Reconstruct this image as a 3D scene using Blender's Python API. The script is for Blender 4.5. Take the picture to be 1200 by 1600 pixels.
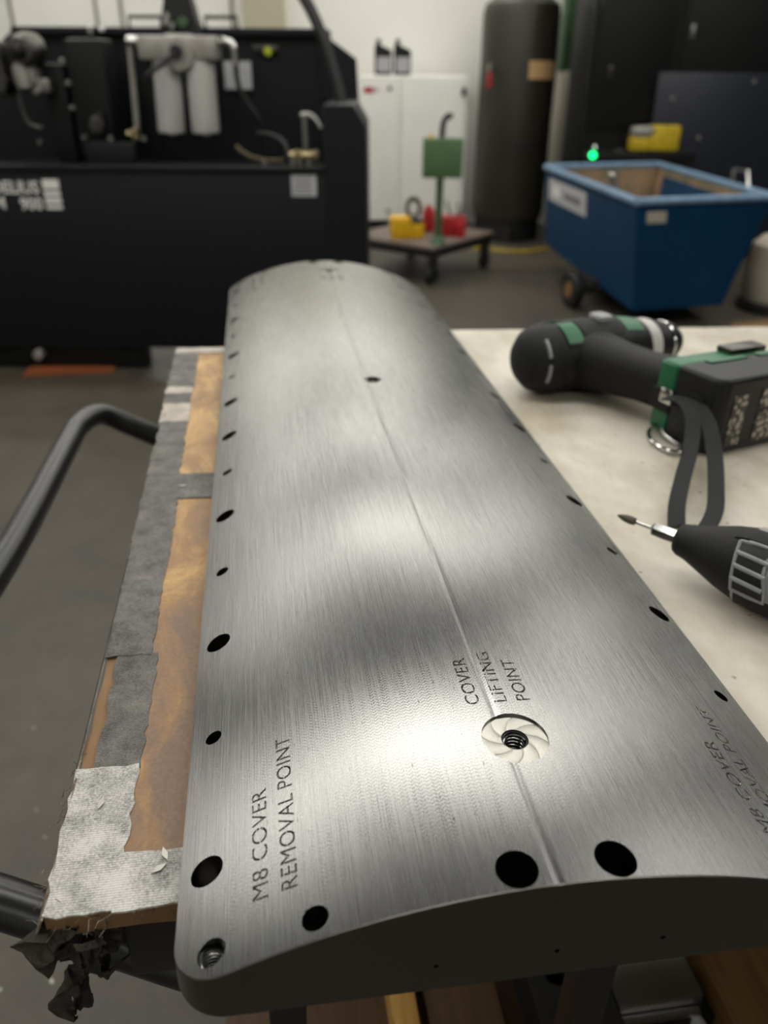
import bpy, bmesh, math, random
from mathutils import Vector, Matrix, Euler
random.seed(7)
PI = math.pi
sc = bpy.context.scene
COL = sc.collection
for o in list(bpy.data.objects):
    bpy.data.objects.remove(o)

# ------------------------------------------------------------------ camera, light, exposure
cd = bpy.data.cameras.new('camera')
cam = bpy.data.objects.new('camera', cd); COL.objects.link(cam)
cd.sensor_fit = 'VERTICAL'; cd.sensor_height = 36.0
cd.lens = 36.0 * 1250.0 / 1600.0
cd.clip_start = 0.01; cd.clip_end = 100
cam.matrix_world = Matrix.Translation((0, 0, 1.2)) @ Matrix.Rotation(math.radians(61.0), 4, 'X') @ Matrix.Rotation(math.radians(0.4), 4, 'Z')
cd.dof.use_dof = True; cd.dof.focus_distance = 0.40; cd.dof.aperture_fstop = 7.0
sc.camera = cam

w = bpy.data.worlds.new('world'); sc.world = w; w.use_nodes = True
w.node_tree.nodes['Background'].inputs[0].default_value = (0.8, 0.85, 0.9, 1)
w.node_tree.nodes['Background'].inputs[1].default_value = 0.05

sc.view_settings.view_transform = 'Standard'; sc.view_settings.look = 'None'
sc.view_settings.gamma = 1.0; sc.view_settings.use_curve_mapping = False
sc.view_settings.exposure = 0.36
LAMP = 7.6                      # emission of the ceiling strip lights
try:
    sc.cycles.use_denoising = True
    sc.cycles.max_bounces = 8; sc.cycles.sample_clamp_indirect = 6.0
    sc.cycles.caustics_reflective = False; sc.cycles.caustics_refractive = False
except Exception:
    pass

# ------------------------------------------------------------------ helpers
def srgb(h):
    h = h.lstrip('#'); r = []
    for i in (0, 2, 4):
        c = int(h[i:i+2], 16) / 255.0
        r.append(c / 12.92 if c <= 0.04045 else ((c + 0.055) / 1.055) ** 2.4)
    return (r[0], r[1], r[2], 1.0)

def new_mat(name):
    m = bpy.data.materials.new(name); m.use_nodes = True
    nt = m.node_tree
    return m, nt, nt.nodes['Principled BSDF']

def mat(name, col, rough=0.5, metal=0.0, var=0.0, scale=8.0, bump=0.0, bscale=60.0, spec=0.5, stretch=None, emit=None, col2=None, rvar=0.0):
    m, nt, b = new_mat(name)
    c = srgb(col)
    b.inputs['Base Color'].default_value = c
    b.inputs['Roughness'].default_value = rough
    b.inputs['Metallic'].default_value = metal
    b.inputs['Specular IOR Level'].default_value = spec
    tc = nt.nodes.new('ShaderNodeTexCoord'); src = tc.outputs['Object']
    if stretch:
        mp = nt.nodes.new('ShaderNodeMapping'); mp.inputs['Scale'].default_value = stretch
        nt.links.new(src, mp.inputs[0]); src = mp.outputs[0]
    if var > 0 or col2 or rvar > 0:
        n = nt.nodes.new('ShaderNodeTexNoise'); n.inputs['Scale'].default_value = scale; n.inputs['Detail'].default_value = 6
        n.inputs['Roughness'].default_value = 0.62
        nt.links.new(src, n.inputs['Vector'])
        r = nt.nodes.new('ShaderNodeValToRGB'); r.color_ramp.elements[0].position = 0.34; r.color_ramp.elements[1].position = 0.66
        if col2:
            d = srgb(col2)
        else:
            d = tuple(min(1.0, x * (1 + var)) for x in c[:3]) + (1.0,)
        a = c if col2 else tuple(x * (1 - var) for x in c[:3]) + (1.0,)
        r.color_ramp.elements[0].color = a; r.color_ramp.elements[1].color = d
        nt.links.new(n.outputs['Fac'], r.inputs[0])
        if var > 0 or col2:
            nt.links.new(r.outputs[0], b.inputs['Base Color'])
        if rvar > 0:
            mr = nt.nodes.new('ShaderNodeMapRange'); mr.inputs['From Min'].default_value = 0.3; mr.inputs['From Max'].default_value = 0.7
            mr.inputs['To Min'].default_value = max(0.02, rough - rvar); mr.inputs['To Max'].default_value = rough + rvar
            nt.links.new(n.outputs['Fac'], mr.inputs[0]); nt.links.new(mr.outputs[0], b.inputs['Roughness'])
    if bump > 0:
        n2 = nt.nodes.new('ShaderNodeTexNoise'); n2.inputs['Scale'].default_value = bscale; n2.inputs['Detail'].default_value = 4
        nt.links.new(src, n2.inputs['Vector'])
        bp = nt.nodes.new('ShaderNodeBump'); bp.inputs['Strength'].default_value = bump; bp.inputs['Distance'].default_value = 0.002
        nt.links.new(n2.outputs['Fac'], bp.inputs['Height']); nt.links.new(bp.outputs[0], b.inputs['Normal'])
    if emit:
        b.inputs['Emission Color'].default_value = srgb(emit[0]); b.inputs['Emission Strength'].default_value = emit[1]
    return m

def tag(o, label=None, cat=None, group=None, kind=None):
    if label: o['label'] = label
    if cat: o['category'] = cat
    if group: o['group'] = group
    if kind: o['kind'] = kind
    return o

def empty(name, loc=(0, 0, 0), label=None, cat=None, group=None, M=None):
    o = bpy.data.objects.new(name, None); COL.objects.link(o)
    o.empty_display_size = 0.02
    if M is not None: o.matrix_world = M
    else: o.location = loc
    return tag(o, label, cat, group)

class MB:
    """collects solids into one mesh"""
    def __init__(s): s.bm = bmesh.new()
    def _tr(s, vs, M):
        if M is not None: bmesh.ops.transform(s.bm, matrix=M, verts=vs)
    def box(s, c, size, bev=0.0, rot=None, seg=2, M=None):
        g = bmesh.ops.create_cube(s.bm, size=1.0); vs = g['verts']
        bmesh.ops.scale(s.bm, vec=Vector(size), verts=vs)
        if bev > 0:
            es = list({e for v in vs for e in v.link_edges})
            r = bmesh.ops.bevel(s.bm, geom=es, offset=min(bev, min(size) * 0.45), segments=seg, profile=0.6, affect='EDGES')
            vs = list({v for f in r['faces'] for v in f.verts} | {v for v in vs if v.is_valid})
        T = Matrix.Translation(Vector(c))
        if rot is not None: T = T @ Euler(rot).to_matrix().to_4x4()
        if M is not None: T = M @ T
        s._tr(vs, T); return s
    def lathe(s, prof, seg=32, M=None, closed=False):
        """prof: list of (r, z); revolved round z; ends are capped when r>0 unless closed loop"""
        rings = []
        for r, z in prof:
            if r < 1e-7: rings.append([s.bm.verts.new((0, 0, z))])
            else: rings.append([s.bm.verts.new((r * math.cos(2*PI*i/seg), r * math.sin(2*PI*i/seg), z)) for i in range(seg)])
        n = len(rings)
        pairs = [(i, i+1) for i in range(n-1)] + ([(n-1, 0)] if closed else [])
        for a, b in pairs:
            A, B = rings[a], rings[b]
            for i in range(seg):
                j = (i+1) % seg
                if len(A) == 1 and len(B) == 1: continue
                if len(A) == 1: s.bm.faces.new((A[0], B[j], B[i]))
                elif len(B) == 1: s.bm.faces.new((A[i], A[j], B[0]))
                else: s.bm.faces.new((A[i], A[j], B[j], B[i]))
        if not closed:
            if len(rings[0]) > 1: s.bm.faces.new(list(reversed(rings[0])))
            if len(rings[-1]) > 1: s.bm.faces.new(rings[-1])
        vs = [v for r in rings for v in r]
        s._tr(vs, M); return s
    def cyl(s, p0, p1, r0, r1=None, seg=24, bev=0.0):
        p0, p1 = Vector(p0), Vector(p1); d = p1 - p0; L = d.length
        r1 = r0 if r1 is None else r1
        M = Matrix.Translation(p0) @ d.to_track_quat('Z', 'Y').to_matrix().to_4x4()
        if bev > 0: pr = [(r0 - bev, 0), (r0, bev), (r1, L - bev), (r1 - bev, L)]
        else: pr = [(r0, 0), (r1, L)]
        return s.lathe(pr, seg, M)
    def along(s, p0, p1, prof, seg=24, up='Y'):
        p0, p1 = Vector(p0), Vector(p1); d = p1 - p0
        return s.lathe(prof, seg, Matrix.Translation(p0) @ d.to_track_quat('Z', up).to_matrix().to_4x4())
    def tube(s, pts, r, seg=14, smooth=0, cap=True):
        P = [Vector(p) for p in pts]
        if smooth: P = spline(P, smooth)
        rings = []; n = len(P); up = None
        for i in range(n):
            t = (P[min(i+1, n-1)] - P[max(i-1, 0)]).normalized()
            if up is None:
                up = Vector((0, 0, 1)) if abs(t.z) < 0.9 else Vector((1, 0, 0))
            a = t.cross(up).normalized(); b = a.cross(t).normalized(); up = b
            rr = r[i] if isinstance(r, (list, tuple)) else r
            rings.append([s.bm.verts.new(P[i] + (a * math.cos(2*PI*k/seg) + b * math.sin(2*PI*k/seg)) * rr) for k in range(seg)])
        for i in range(n-1):
            for k in range(seg):
                j = (k+1) % seg
                s.bm.faces.new((rings[i][k], rings[i][j], rings[i+1][j], rings[i+1][k]))
        if cap:
            s.bm.faces.new(list(reversed(rings[0]))); s.bm.faces.new(rings[-1])
        return s
    def ribbon(s, pts, width, thick, wdir, smooth=6):
        """flat strap swept along pts; wdir = width direction(s)"""
        P = [Vector(p) for p in pts]
        if smooth: P = spline(P, smooth)
        n = len(P); rings = []
        for i in range(n):
            t = (P[min(i+1, n-1)] - P[max(i-1, 0)]).normalized()
            wd = Vector(wdir(i / (n-1)) if callable(wdir) else wdir)
            wd = (wd - t * wd.dot(t)).normalized(); nn = t.cross(wd)
            rings.append([s.bm.verts.new(P[i] + wd * a * width/2 + nn * b * thick/2) for a, b in ((-1, -1), (1, -1), (1, 1), (-1, 1))])
        for i in range(n-1):
            for k in range(4):
                j = (k+1) % 4
                s.bm.faces.new((rings[i][k], rings[i][j], rings[i+1][j], rings[i+1][k]))
        s.bm.faces.new(list(reversed(rings[0]))); s.bm.faces.new(rings[-1]); return s
    def prism(s, poly, h0, h1, M=None):
        """poly of (x, y) extruded from z=h0 to z=h1"""
        A = [s.bm.verts.new((x, y, h0)) for x, y in poly]; B = [s.bm.verts.new((x, y, h1)) for x, y in poly]
        n = len(poly)
        s.bm.faces.new(list(reversed(A))); s.bm.faces.new(B)
        for i in range(n):
            j = (i+1) % n; s.bm.faces.new((A[i], A[j], B[j], B[i]))
        s._tr(A + B, M); return s
    def hexa(s, bot, top):
        A = [s.bm.verts.new(p) for p in bot]; B = [s.bm.verts.new(p) for p in top]
        s.bm.faces.new(list(reversed(A))); s.bm.faces.new(B)
        for i in range(4):
            j = (i+1) % 4; s.bm.faces.new((A[i], A[j], B[j], B[i]))
        return s
    def torus(s, R, r, M=None, seg=28, rs=10):
        return s.lathe([(R + r*math.cos(2*PI*k/rs), r*math.sin(2*PI*k/rs)) for k in range(rs)], seg, M, closed=True)
    def build(s, name, m, parent=None, angle=35, bevel=0.0, M=None):
        bmesh.ops.recalc_face_normals(s.bm, faces=s.bm.faces)
        me = bpy.data.meshes.new(name); s.bm.to_mesh(me); s.bm.free()
        for p in me.polygons: p.use_smooth = True
        me.set_sharp_from_angle(angle=math.radians(angle))
        if m is not None: me.materials.append(m)
        o = bpy.data.objects.new(name, me); COL.objects.link(o)
        if parent is not None: o.parent = parent
        if M is not None: o.matrix_local = M
        if bevel > 0:
            bv = o.modifiers.new('bevel', 'BEVEL'); bv.width = bevel; bv.segments = 2; bv.limit_method = 'ANGLE'; bv.angle_limit = math.radians(40)
        return o

def spline(P, k):
    out = []; n = len(P)
    for i in range(n-1):
        p0 = P[max(i-1, 0)]; p1 = P[i]; p2 = P[i+1]; p3 = P[min(i+2, n-1)]
        for j in range(k):
            t = j / k
            out.append(0.5 * ((2*p1) + (p2-p0)*t + (2*p0-5*p1+4*p2-p3)*t*t + (3*p1-p0-3*p2+p3)*t**3))
    out.append(P[-1]); return out

def text_mesh(body, size, extrude=0.0, sx=1.0, bold=0.0, spacing=1.0, word=1.0, res=3):
    c = bpy.data.curves.new('text', 'FONT'); c.body = body; c.size = size; c.extrude = extrude; c.resolution_u = res
    c.offset = bold; c.space_character = spacing; c.space_word = word
    o = bpy.data.objects.new('text', c); COL.objects.link(o)
    bpy.context.view_layer.update()
    me = bpy.data.meshes.new_from_object(o.evaluated_get(bpy.context.evaluated_depsgraph_get()))
    bpy.data.objects.remove(o); bpy.data.curves.remove(c)
    for v in me.vertices: v.co.x *= sx
    return me

def lettering(name, body, size, m, parent, M, sx=1.0, bold=0.0, width=None, thick=0.0004, res=2, word=1.0):
    me = text_mesh(body, size, thick, sx, bold, res=res, word=word)
    if width:
        x1 = max(v.co.x for v in me.vertices); x0 = min(v.co.x for v in me.vertices)
        for v in me.vertices: v.co.x = (v.co.x - x0) * width / (x1 - x0)
    me.materials.append(m); me.name = name
    o = bpy.data.objects.new(name, me); COL.objects.link(o)
    o.parent = parent; o.matrix_local = M
    return o

FRONT = Matrix.Rotation(PI/2, 4, 'X')          # text standing in the XZ plane, read from -Y

# ------------------------------------------------------------------ materials
M = {}
M['white_paint'] = mat('white_paint', '#ebeae4', 0.5, var=0.03, scale=3)
M['wall'] = mat('wall_paint', '#ebeae4', 0.75, var=0.03, scale=1.5)
M['wall_beige'] = mat('wall_beige', '#b9b49c', 0.7, var=0.04, scale=2)
M['wall_grey'] = mat('wall_grey', '#6f6e69', 0.7, var=0.03, scale=2)
M['seam'] = mat('wall_seam', '#8f8d82', 0.7)
M['ceiling'] = mat('ceiling_sheet', '#4b4a47', 0.8, var=0.05, scale=2)
M['machine'] = mat('machine_paint', '#050a0e', 0.5, var=0.08, scale=3, spec=0.35, bump=0.06, bscale=120)
M['machine_in'] = mat('machine_inner_paint', '#07090b', 0.55, spec=0.3, var=0.15, scale=5)
M['black'] = mat('black_rubber', '#0d0d0e', 0.55, var=0.2, scale=20)
M['black_gloss'] = mat('black_plastic_gloss', '#0b0b0c', 0.45, spec=0.35, var=0.1, scale=20)
M['black_rough'] = mat('black_overmould', '#101011', 0.62, spec=0.35, var=0.12, scale=60, bump=0.25, bscale=900)
M['cab_black'] = mat('black_sheet_metal', '#060708', 0.45, var=0.15, scale=2, spec=0.3)
M['blue_dark'] = mat('dark_blue_sheet', '#1a1e29', 0.33, var=0.12, scale=2)
M['chrome'] = mat('bright_steel', '#c9c9c6', 0.16, 1.0)
M['steel'] = mat('grey_steel', '#9a9995', 0.35, 1.0, var=0.1, scale=20)
M['steel_dark'] = mat('dark_steel', '#5c5a56', 0.38, 1.0, var=0.2, scale=25)
M['brass'] = mat('brass', '#a99a78', 0.3, 1.0)
M['filter_white'] = mat('filter_white', '#bdbcb8', 0.45, var=0.04, scale=6)
M['cast'] = mat('cast_aluminium', '#a3a09a', 0.45, 0.6, var=0.12, scale=25, bump=0.1, bscale=200)
M['label'] = mat('label_paper', '#b5b5b8', 0.6, var=0.12, scale=60)
M['label_text'] = mat('label_print', '#6f7075', 0.6)
M['letter'] = mat('white_lettering', '#e4e4e0', 0.5)
M['green_paint'] = mat('green_paint', '#4c6b45', 0.5, var=0.12, scale=10)
M['green_dark'] = mat('dark_green_paint', '#3a5a3a', 0.5, var=0.15, scale=6)
M['green_tool'] = mat('green_plastic', '#12603b', 0.4, var=0.06, scale=30)
M['yellow'] = mat('yellow_plastic', '#dfae10', 0.45, var=0.08, scale=15)
M['yellow_dk'] = mat('worn_yellow', '#b39a16', 0.5, var=0.2, scale=20)
M['red'] = mat('red_plastic', '#a91d22', 0.45, var=0.15, scale=20)
M['tank'] = mat('tank_dark_olive', '#2b2820', 0.42, var=0.1, scale=2, rvar=0.06)
M['tag_paper'] = mat('orange_label', '#c8a272', 0.6, var=0.1, scale=30)
M['bin_blue'] = mat('bin_blue_paint', '#03375a', 0.55, spec=0.25, var=0.14, scale=4, bump=0.05, bscale=60)
M['bin_in'] = mat('bin_inner_rust', '#5b604a', 0.6, col2='#98795c', scale=5)
M['bin_rim'] = mat('bin_rim_worn', '#6d8aa6', 0.45, var=0.2, scale=30)
M['wood'] = mat('pine_wood', '#a9803c', 0.6, col2='#c69a50', scale=9, stretch=(14, 1, 14), bump=0.1, bscale=40)
M['wood_dark'] = mat('dark_wood', '#4b351b', 0.6, var=0.2, scale=9, stretch=(14, 1, 14))
M['wood_brown'] = mat('shaded_pine', '#4d3614', 0.6, col2='#64491e', scale=9, stretch=(14, 1, 14), bump=0.1, bscale=40)  # pine with the shade of the lower shelf put into its colour
M['brown'] = mat('brown_cardboard', '#7d5f3f', 0.7, var=0.2, scale=12)
M['drum'] = mat('beige_drum', '#b9b2a2', 0.5, var=0.05, scale=6)
M['tube_black'] = mat('black_powder_coat', '#1b1b1c', 0.33, var=0.1, scale=40, bump=0.04, bscale=300)
M['tool_grey'] = mat('tool_grey_plastic', '#8d8e90', 0.38, var=0.05, scale=40)
M['fan_white'] = mat('fan_white', '#c9c9c9', 0.5)
M['webbing'] = mat('strap_webbing', '#1a1b1c', 0.85, var=0.15, scale=200, bump=0.4, bscale=1200)
M['burr'] = mat('carbide_burr', '#57534e', 0.45, 0.9, var=0.2, scale=300, bump=0.5, bscale=1500)
M['led'] = mat('green_led', '#10e070', 0.3, emit=('#12ff7c', 3.0))
M['gauge'] = mat('gauge_yellow', '#b7c21a', 0.4)
M['hydraulic'] = mat('hydraulic_block', '#2a2a2a', 0.35, 0.7, var=0.2, scale=12)
M['clamp_grey'] = mat('blackened_steel', '#4a4a4a', 0.4, 0.8, var=0.15, scale=12)
M['fixture'] = mat('lamp_body', '#c9c9c6', 0.4)
M['lamp'] = mat('lamp_diffuser', '#ffffff', 0.5, emit=('#fffcf4', LAMP))
M['rag'] = mat('torn_tape_dark', '#15120e', 0.75, col2='#3a3128', scale=160, bump=0.6, bscale=700)
M['fray'] = mat('frayed_fibre', '#4a3a28', 0.8, col2='#9b9284', scale=220, bump=0.6, bscale=900)
M['chip'] = mat('metal_chip', '#b5b3ac', 0.35, 0.8)

def floor_mat():
    m, nt, b = new_mat('concrete_floor')
    tc = nt.nodes.new('ShaderNodeTexCoord')
    n1 = nt.nodes.new('ShaderNodeTexNoise'); n1.inputs['Scale'].default_value = 0.9; n1.inputs['Detail'].default_value = 7
    n2 = nt.nodes.new('ShaderNodeTexNoise'); n2.inputs['Scale'].default_value = 9; n2.inputs['Detail'].default_value = 8; n2.inputs['Roughness'].default_value = 0.7
    for n in (n1, n2): nt.links.new(tc.outputs['Object'], n.inputs['Vector'])
    mx = nt.nodes.new('ShaderNodeMath'); mx.operation = 'MULTIPLY_ADD'; mx.inputs[1].default_value = 0.45; nt.links.new(n2.outputs['Fac'], mx.inputs[0])
    ml = nt.nodes.new('ShaderNodeMath'); ml.operation = 'MULTIPLY'; ml.inputs[1].default_value = 0.55; nt.links.new(n1.outputs['Fac'], ml.inputs[0]); nt.links.new(ml.outputs[0], mx.inputs[2])
    r = nt.nodes.new('ShaderNodeValToRGB'); e = r.color_ramp.elements
    e[0].position = 0.36; e[0].color = srgb('#332f29'); e[1].position = 0.64; e[1].color = srgb('#565045')
    nt.links.new(mx.outputs[0], r.inputs[0]); nt.links.new(r.outputs[0], b.inputs['Base Color'])
    mr = nt.nodes.new('ShaderNodeMapRange'); mr.inputs['To Min'].default_value = 0.38; mr.inputs['To Max'].default_value = 0.62
    nt.links.new(n2.outputs['Fac'], mr.inputs[0]); nt.links.new(mr.outputs[0], b.inputs['Roughness'])
    bp = nt.nodes.new('ShaderNodeBump'); bp.inputs['Strength'].default_value = 0.15; bp.inputs['Distance'].default_value = 0.004
    nt.links.new(n2.outputs['Fac'], bp.inputs['Height']); nt.links.new(bp.outputs[0], b.inputs['Normal'])
    return m
M['floor'] = floor_mat()

def bench_mat():
    m, nt, b = new_mat('bench_laminate')
    tc = nt.nodes.new('ShaderNodeTexCoord')
    n1 = nt.nodes.new('ShaderNodeTexNoise'); n1.inputs['Scale'].default_value = 14; n1.inputs['Detail'].default_value = 8; n1.inputs['Roughness'].default_value = 0.65
    n2 = nt.nodes.new('ShaderNodeTexNoise'); n2.inputs['Scale'].default_value = 110; n2.inputs['Detail'].default_value = 3
    mp = nt.nodes.new('ShaderNodeMapping'); mp.inputs['Scale'].default_value = (1.0, 0.6, 1); mp.inputs['Rotation'].default_value = (0, 0, 0.5)
    nt.links.new(tc.outputs['Object'], mp.inputs[0]); nt.links.new(mp.outputs[0], n1.inputs['Vector']); nt.links.new(tc.outputs['Object'], n2.inputs['Vector'])
    r = nt.nodes.new('ShaderNodeValToRGB'); e = r.color_ramp.elements
    e[0].position = 0.33; e[0].color = srgb('#aea592'); e[1].position = 0.6; e[1].color = srgb('#cfc9bb')
    nt.links.new(n1.outputs['Fac'], r.inputs[0])
    r2 = nt.nodes.new('ShaderNodeValToRGB'); e = r2.color_ramp.elements
    e[0].position = 0.24; e[0].color = (0.35, 0.33, 0.3, 1); e[1].position = 0.30; e[1].color = (1, 1, 1, 1)
    nt.links.new(n2.outputs['Fac'], r2.inputs[0])
    mx = nt.nodes.new('ShaderNodeMix'); mx.data_type = 'RGBA'; mx.blend_type = 'MULTIPLY'; mx.inputs['Factor'].default_value = 1
    nt.links.new(r.outputs[0], mx.inputs['A']); nt.links.new(r2.outputs[0], mx.inputs['B'])
    nt.links.new(mx.outputs['Result'], b.inputs['Base Color']); b.inputs['Roughness'].default_value = 0.42
    return m
M['bench'] = bench_mat()

def sheet_mat():
    """brown hardboard worn to yellow, fine scratches"""
    m, nt, b = new_mat('brown_hardboard')
    tc = nt.nodes.new('ShaderNodeTexCoord')
    mp = nt.nodes.new('ShaderNodeMapping'); mp.inputs['Scale'].default_value = (1.6, 0.7, 1); nt.links.new(tc.outputs['Object'], mp.inputs[0])
    n1 = nt.nodes.new('ShaderNodeTexNoise'); n1.inputs['Scale'].default_value = 16; n1.inputs['Detail'].default_value = 9; n1.inputs['Roughness'].default_value = 0.7
    n1.inputs['Distortion'].default_value = 0.6
    nt.links.new(mp.outputs[0], n1.inputs['Vector'])
    sx = nt.nodes.new('ShaderNodeSeparateXYZ'); nt.links.new(tc.outputs['Object'], sx.inputs[0])
    grad = nt.nodes.new('ShaderNodeMapRange'); grad.inputs['From Min'].default_value = 0.08; grad.inputs['From Max'].default_value = 0.42
    grad.inputs['To Min'].default_value = -0.10; grad.inputs['To Max'].default_value = 0.10
    nt.links.new(sx.outputs['Y'], grad.inputs[0])
    ad = nt.nodes.new('ShaderNodeMath'); ad.operation = 'ADD'; nt.links.new(n1.outputs['Fac'], ad.inputs[0]); nt.links.new(grad.outputs[0], ad.inputs[1])
    r = nt.nodes.new('ShaderNodeValToRGB'); e = r.color_ramp.elements
    e[0].position = 0.40; e[0].color = srgb('#7a614e'); e[1].position = 0.72; e[1].color = srgb('#bf9a60')
    k = r.color_ramp.elements.new(0.56); k.color = srgb('#97734a')
    nt.links.new(ad.outputs[0], r.inputs[0])
    n3 = nt.nodes.new('ShaderNodeTexNoise'); n3.inputs['Scale'].default_value = 420; n3.inputs['Detail'].default_value = 2; nt.links.new(tc.outputs['Object'], n3.inputs['Vector'])
    mx = nt.nodes.new('ShaderNodeMix'); mx.data_type = 'RGBA'; mx.blend_type = 'OVERLAY'; mx.inputs['Factor'].default_value = 0.25
    nt.links.new(r.outputs[0], mx.inputs['A']); nt.links.new(n3.outputs['Fac'], mx.inputs['B'])
    nt.links.new(mx.outputs['Result'], b.inputs['Base Color']); b.inputs['Roughness'].default_value = 0.5
    return m
M['sheet'] = sheet_mat()

def tape_mat(name, lo, hi, thr=0.5):
    m, nt, b = new_mat(name)
    tc = nt.nodes.new('ShaderNodeTexCoord')
    n1 = nt.nodes.new('ShaderNodeTexNoise'); n1.inputs['Scale'].default_value = 55; n1.inputs['Detail'].default_value = 10; n1.inputs['Roughness'].default_value = 0.72
    n2 = nt.nodes.new('ShaderNodeTexNoise'); n2.inputs['Scale'].default_value = 900; n2.inputs['Detail'].default_value = 2
    wv = nt.nodes.new('ShaderNodeTexWave'); wv.inputs['Scale'].default_value = 260; wv.bands_direction = 'Y'; wv.inputs['Distortion'].default_value = 1.0
    for n in (n1, n2, wv): nt.links.new(tc.outputs['Object'], n.inputs['Vector'])
    a = nt.nodes.new('ShaderNodeMath'); a.operation = 'MULTIPLY_ADD'; a.inputs[1].default_value = 0.35
    nt.links.new(n2.outputs['Fac'], a.inputs[0])
    k = nt.nodes.new('ShaderNodeMath'); k.operation = 'MULTIPLY'; k.inputs[1].default_value = 0.65; nt.links.new(n1.outputs['Fac'], k.inputs[0]); nt.links.new(k.outputs[0], a.inputs[2])
    r = nt.nodes.new('ShaderNodeValToRGB'); e = r.color_ramp.elements
    e[0].position = thr - 0.16; e[0].color = srgb(lo); e[1].position = thr + 0.12; e[1].color = srgb(hi)
    nt.links.new(a.outputs[0], r.inputs[0]); nt.links.new(r.outputs[0], b.inputs['Base Color'])
    b.inputs['Roughness'].default_value = 0.42; b.inputs['Specular IOR Level'].default_value = 0.6
    ad = nt.nodes.new('ShaderNodeMath'); ad.operation = 'MULTIPLY_ADD'; ad.inputs[1].default_value = 0.25
    nt.links.new(wv.outputs['Fac'], ad.inputs[0]); nt.links.new(a.outputs[0], ad.inputs[2])
    bp = nt.nodes.new('ShaderNodeBump'); bp.inputs['Strength'].default_value = 0.7; bp.inputs['Distance'].default_value = 0.0012
    nt.links.new(ad.outputs[0], bp.inputs['Height']); nt.links.new(bp.outputs[0], b.inputs['Normal'])
    return m
M['tape_light'] = tape_mat('worn_tape_light', '#2f2d29', '#cfcdc8', 0.46)
M['tape_grey'] = tape_mat('worn_tape_grey', '#24221f', '#7c7973', 0.54)
M['tape_pale'] = tape_mat('worn_tape_pale', '#7d746a', '#c8bfb2', 0.48)

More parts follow.
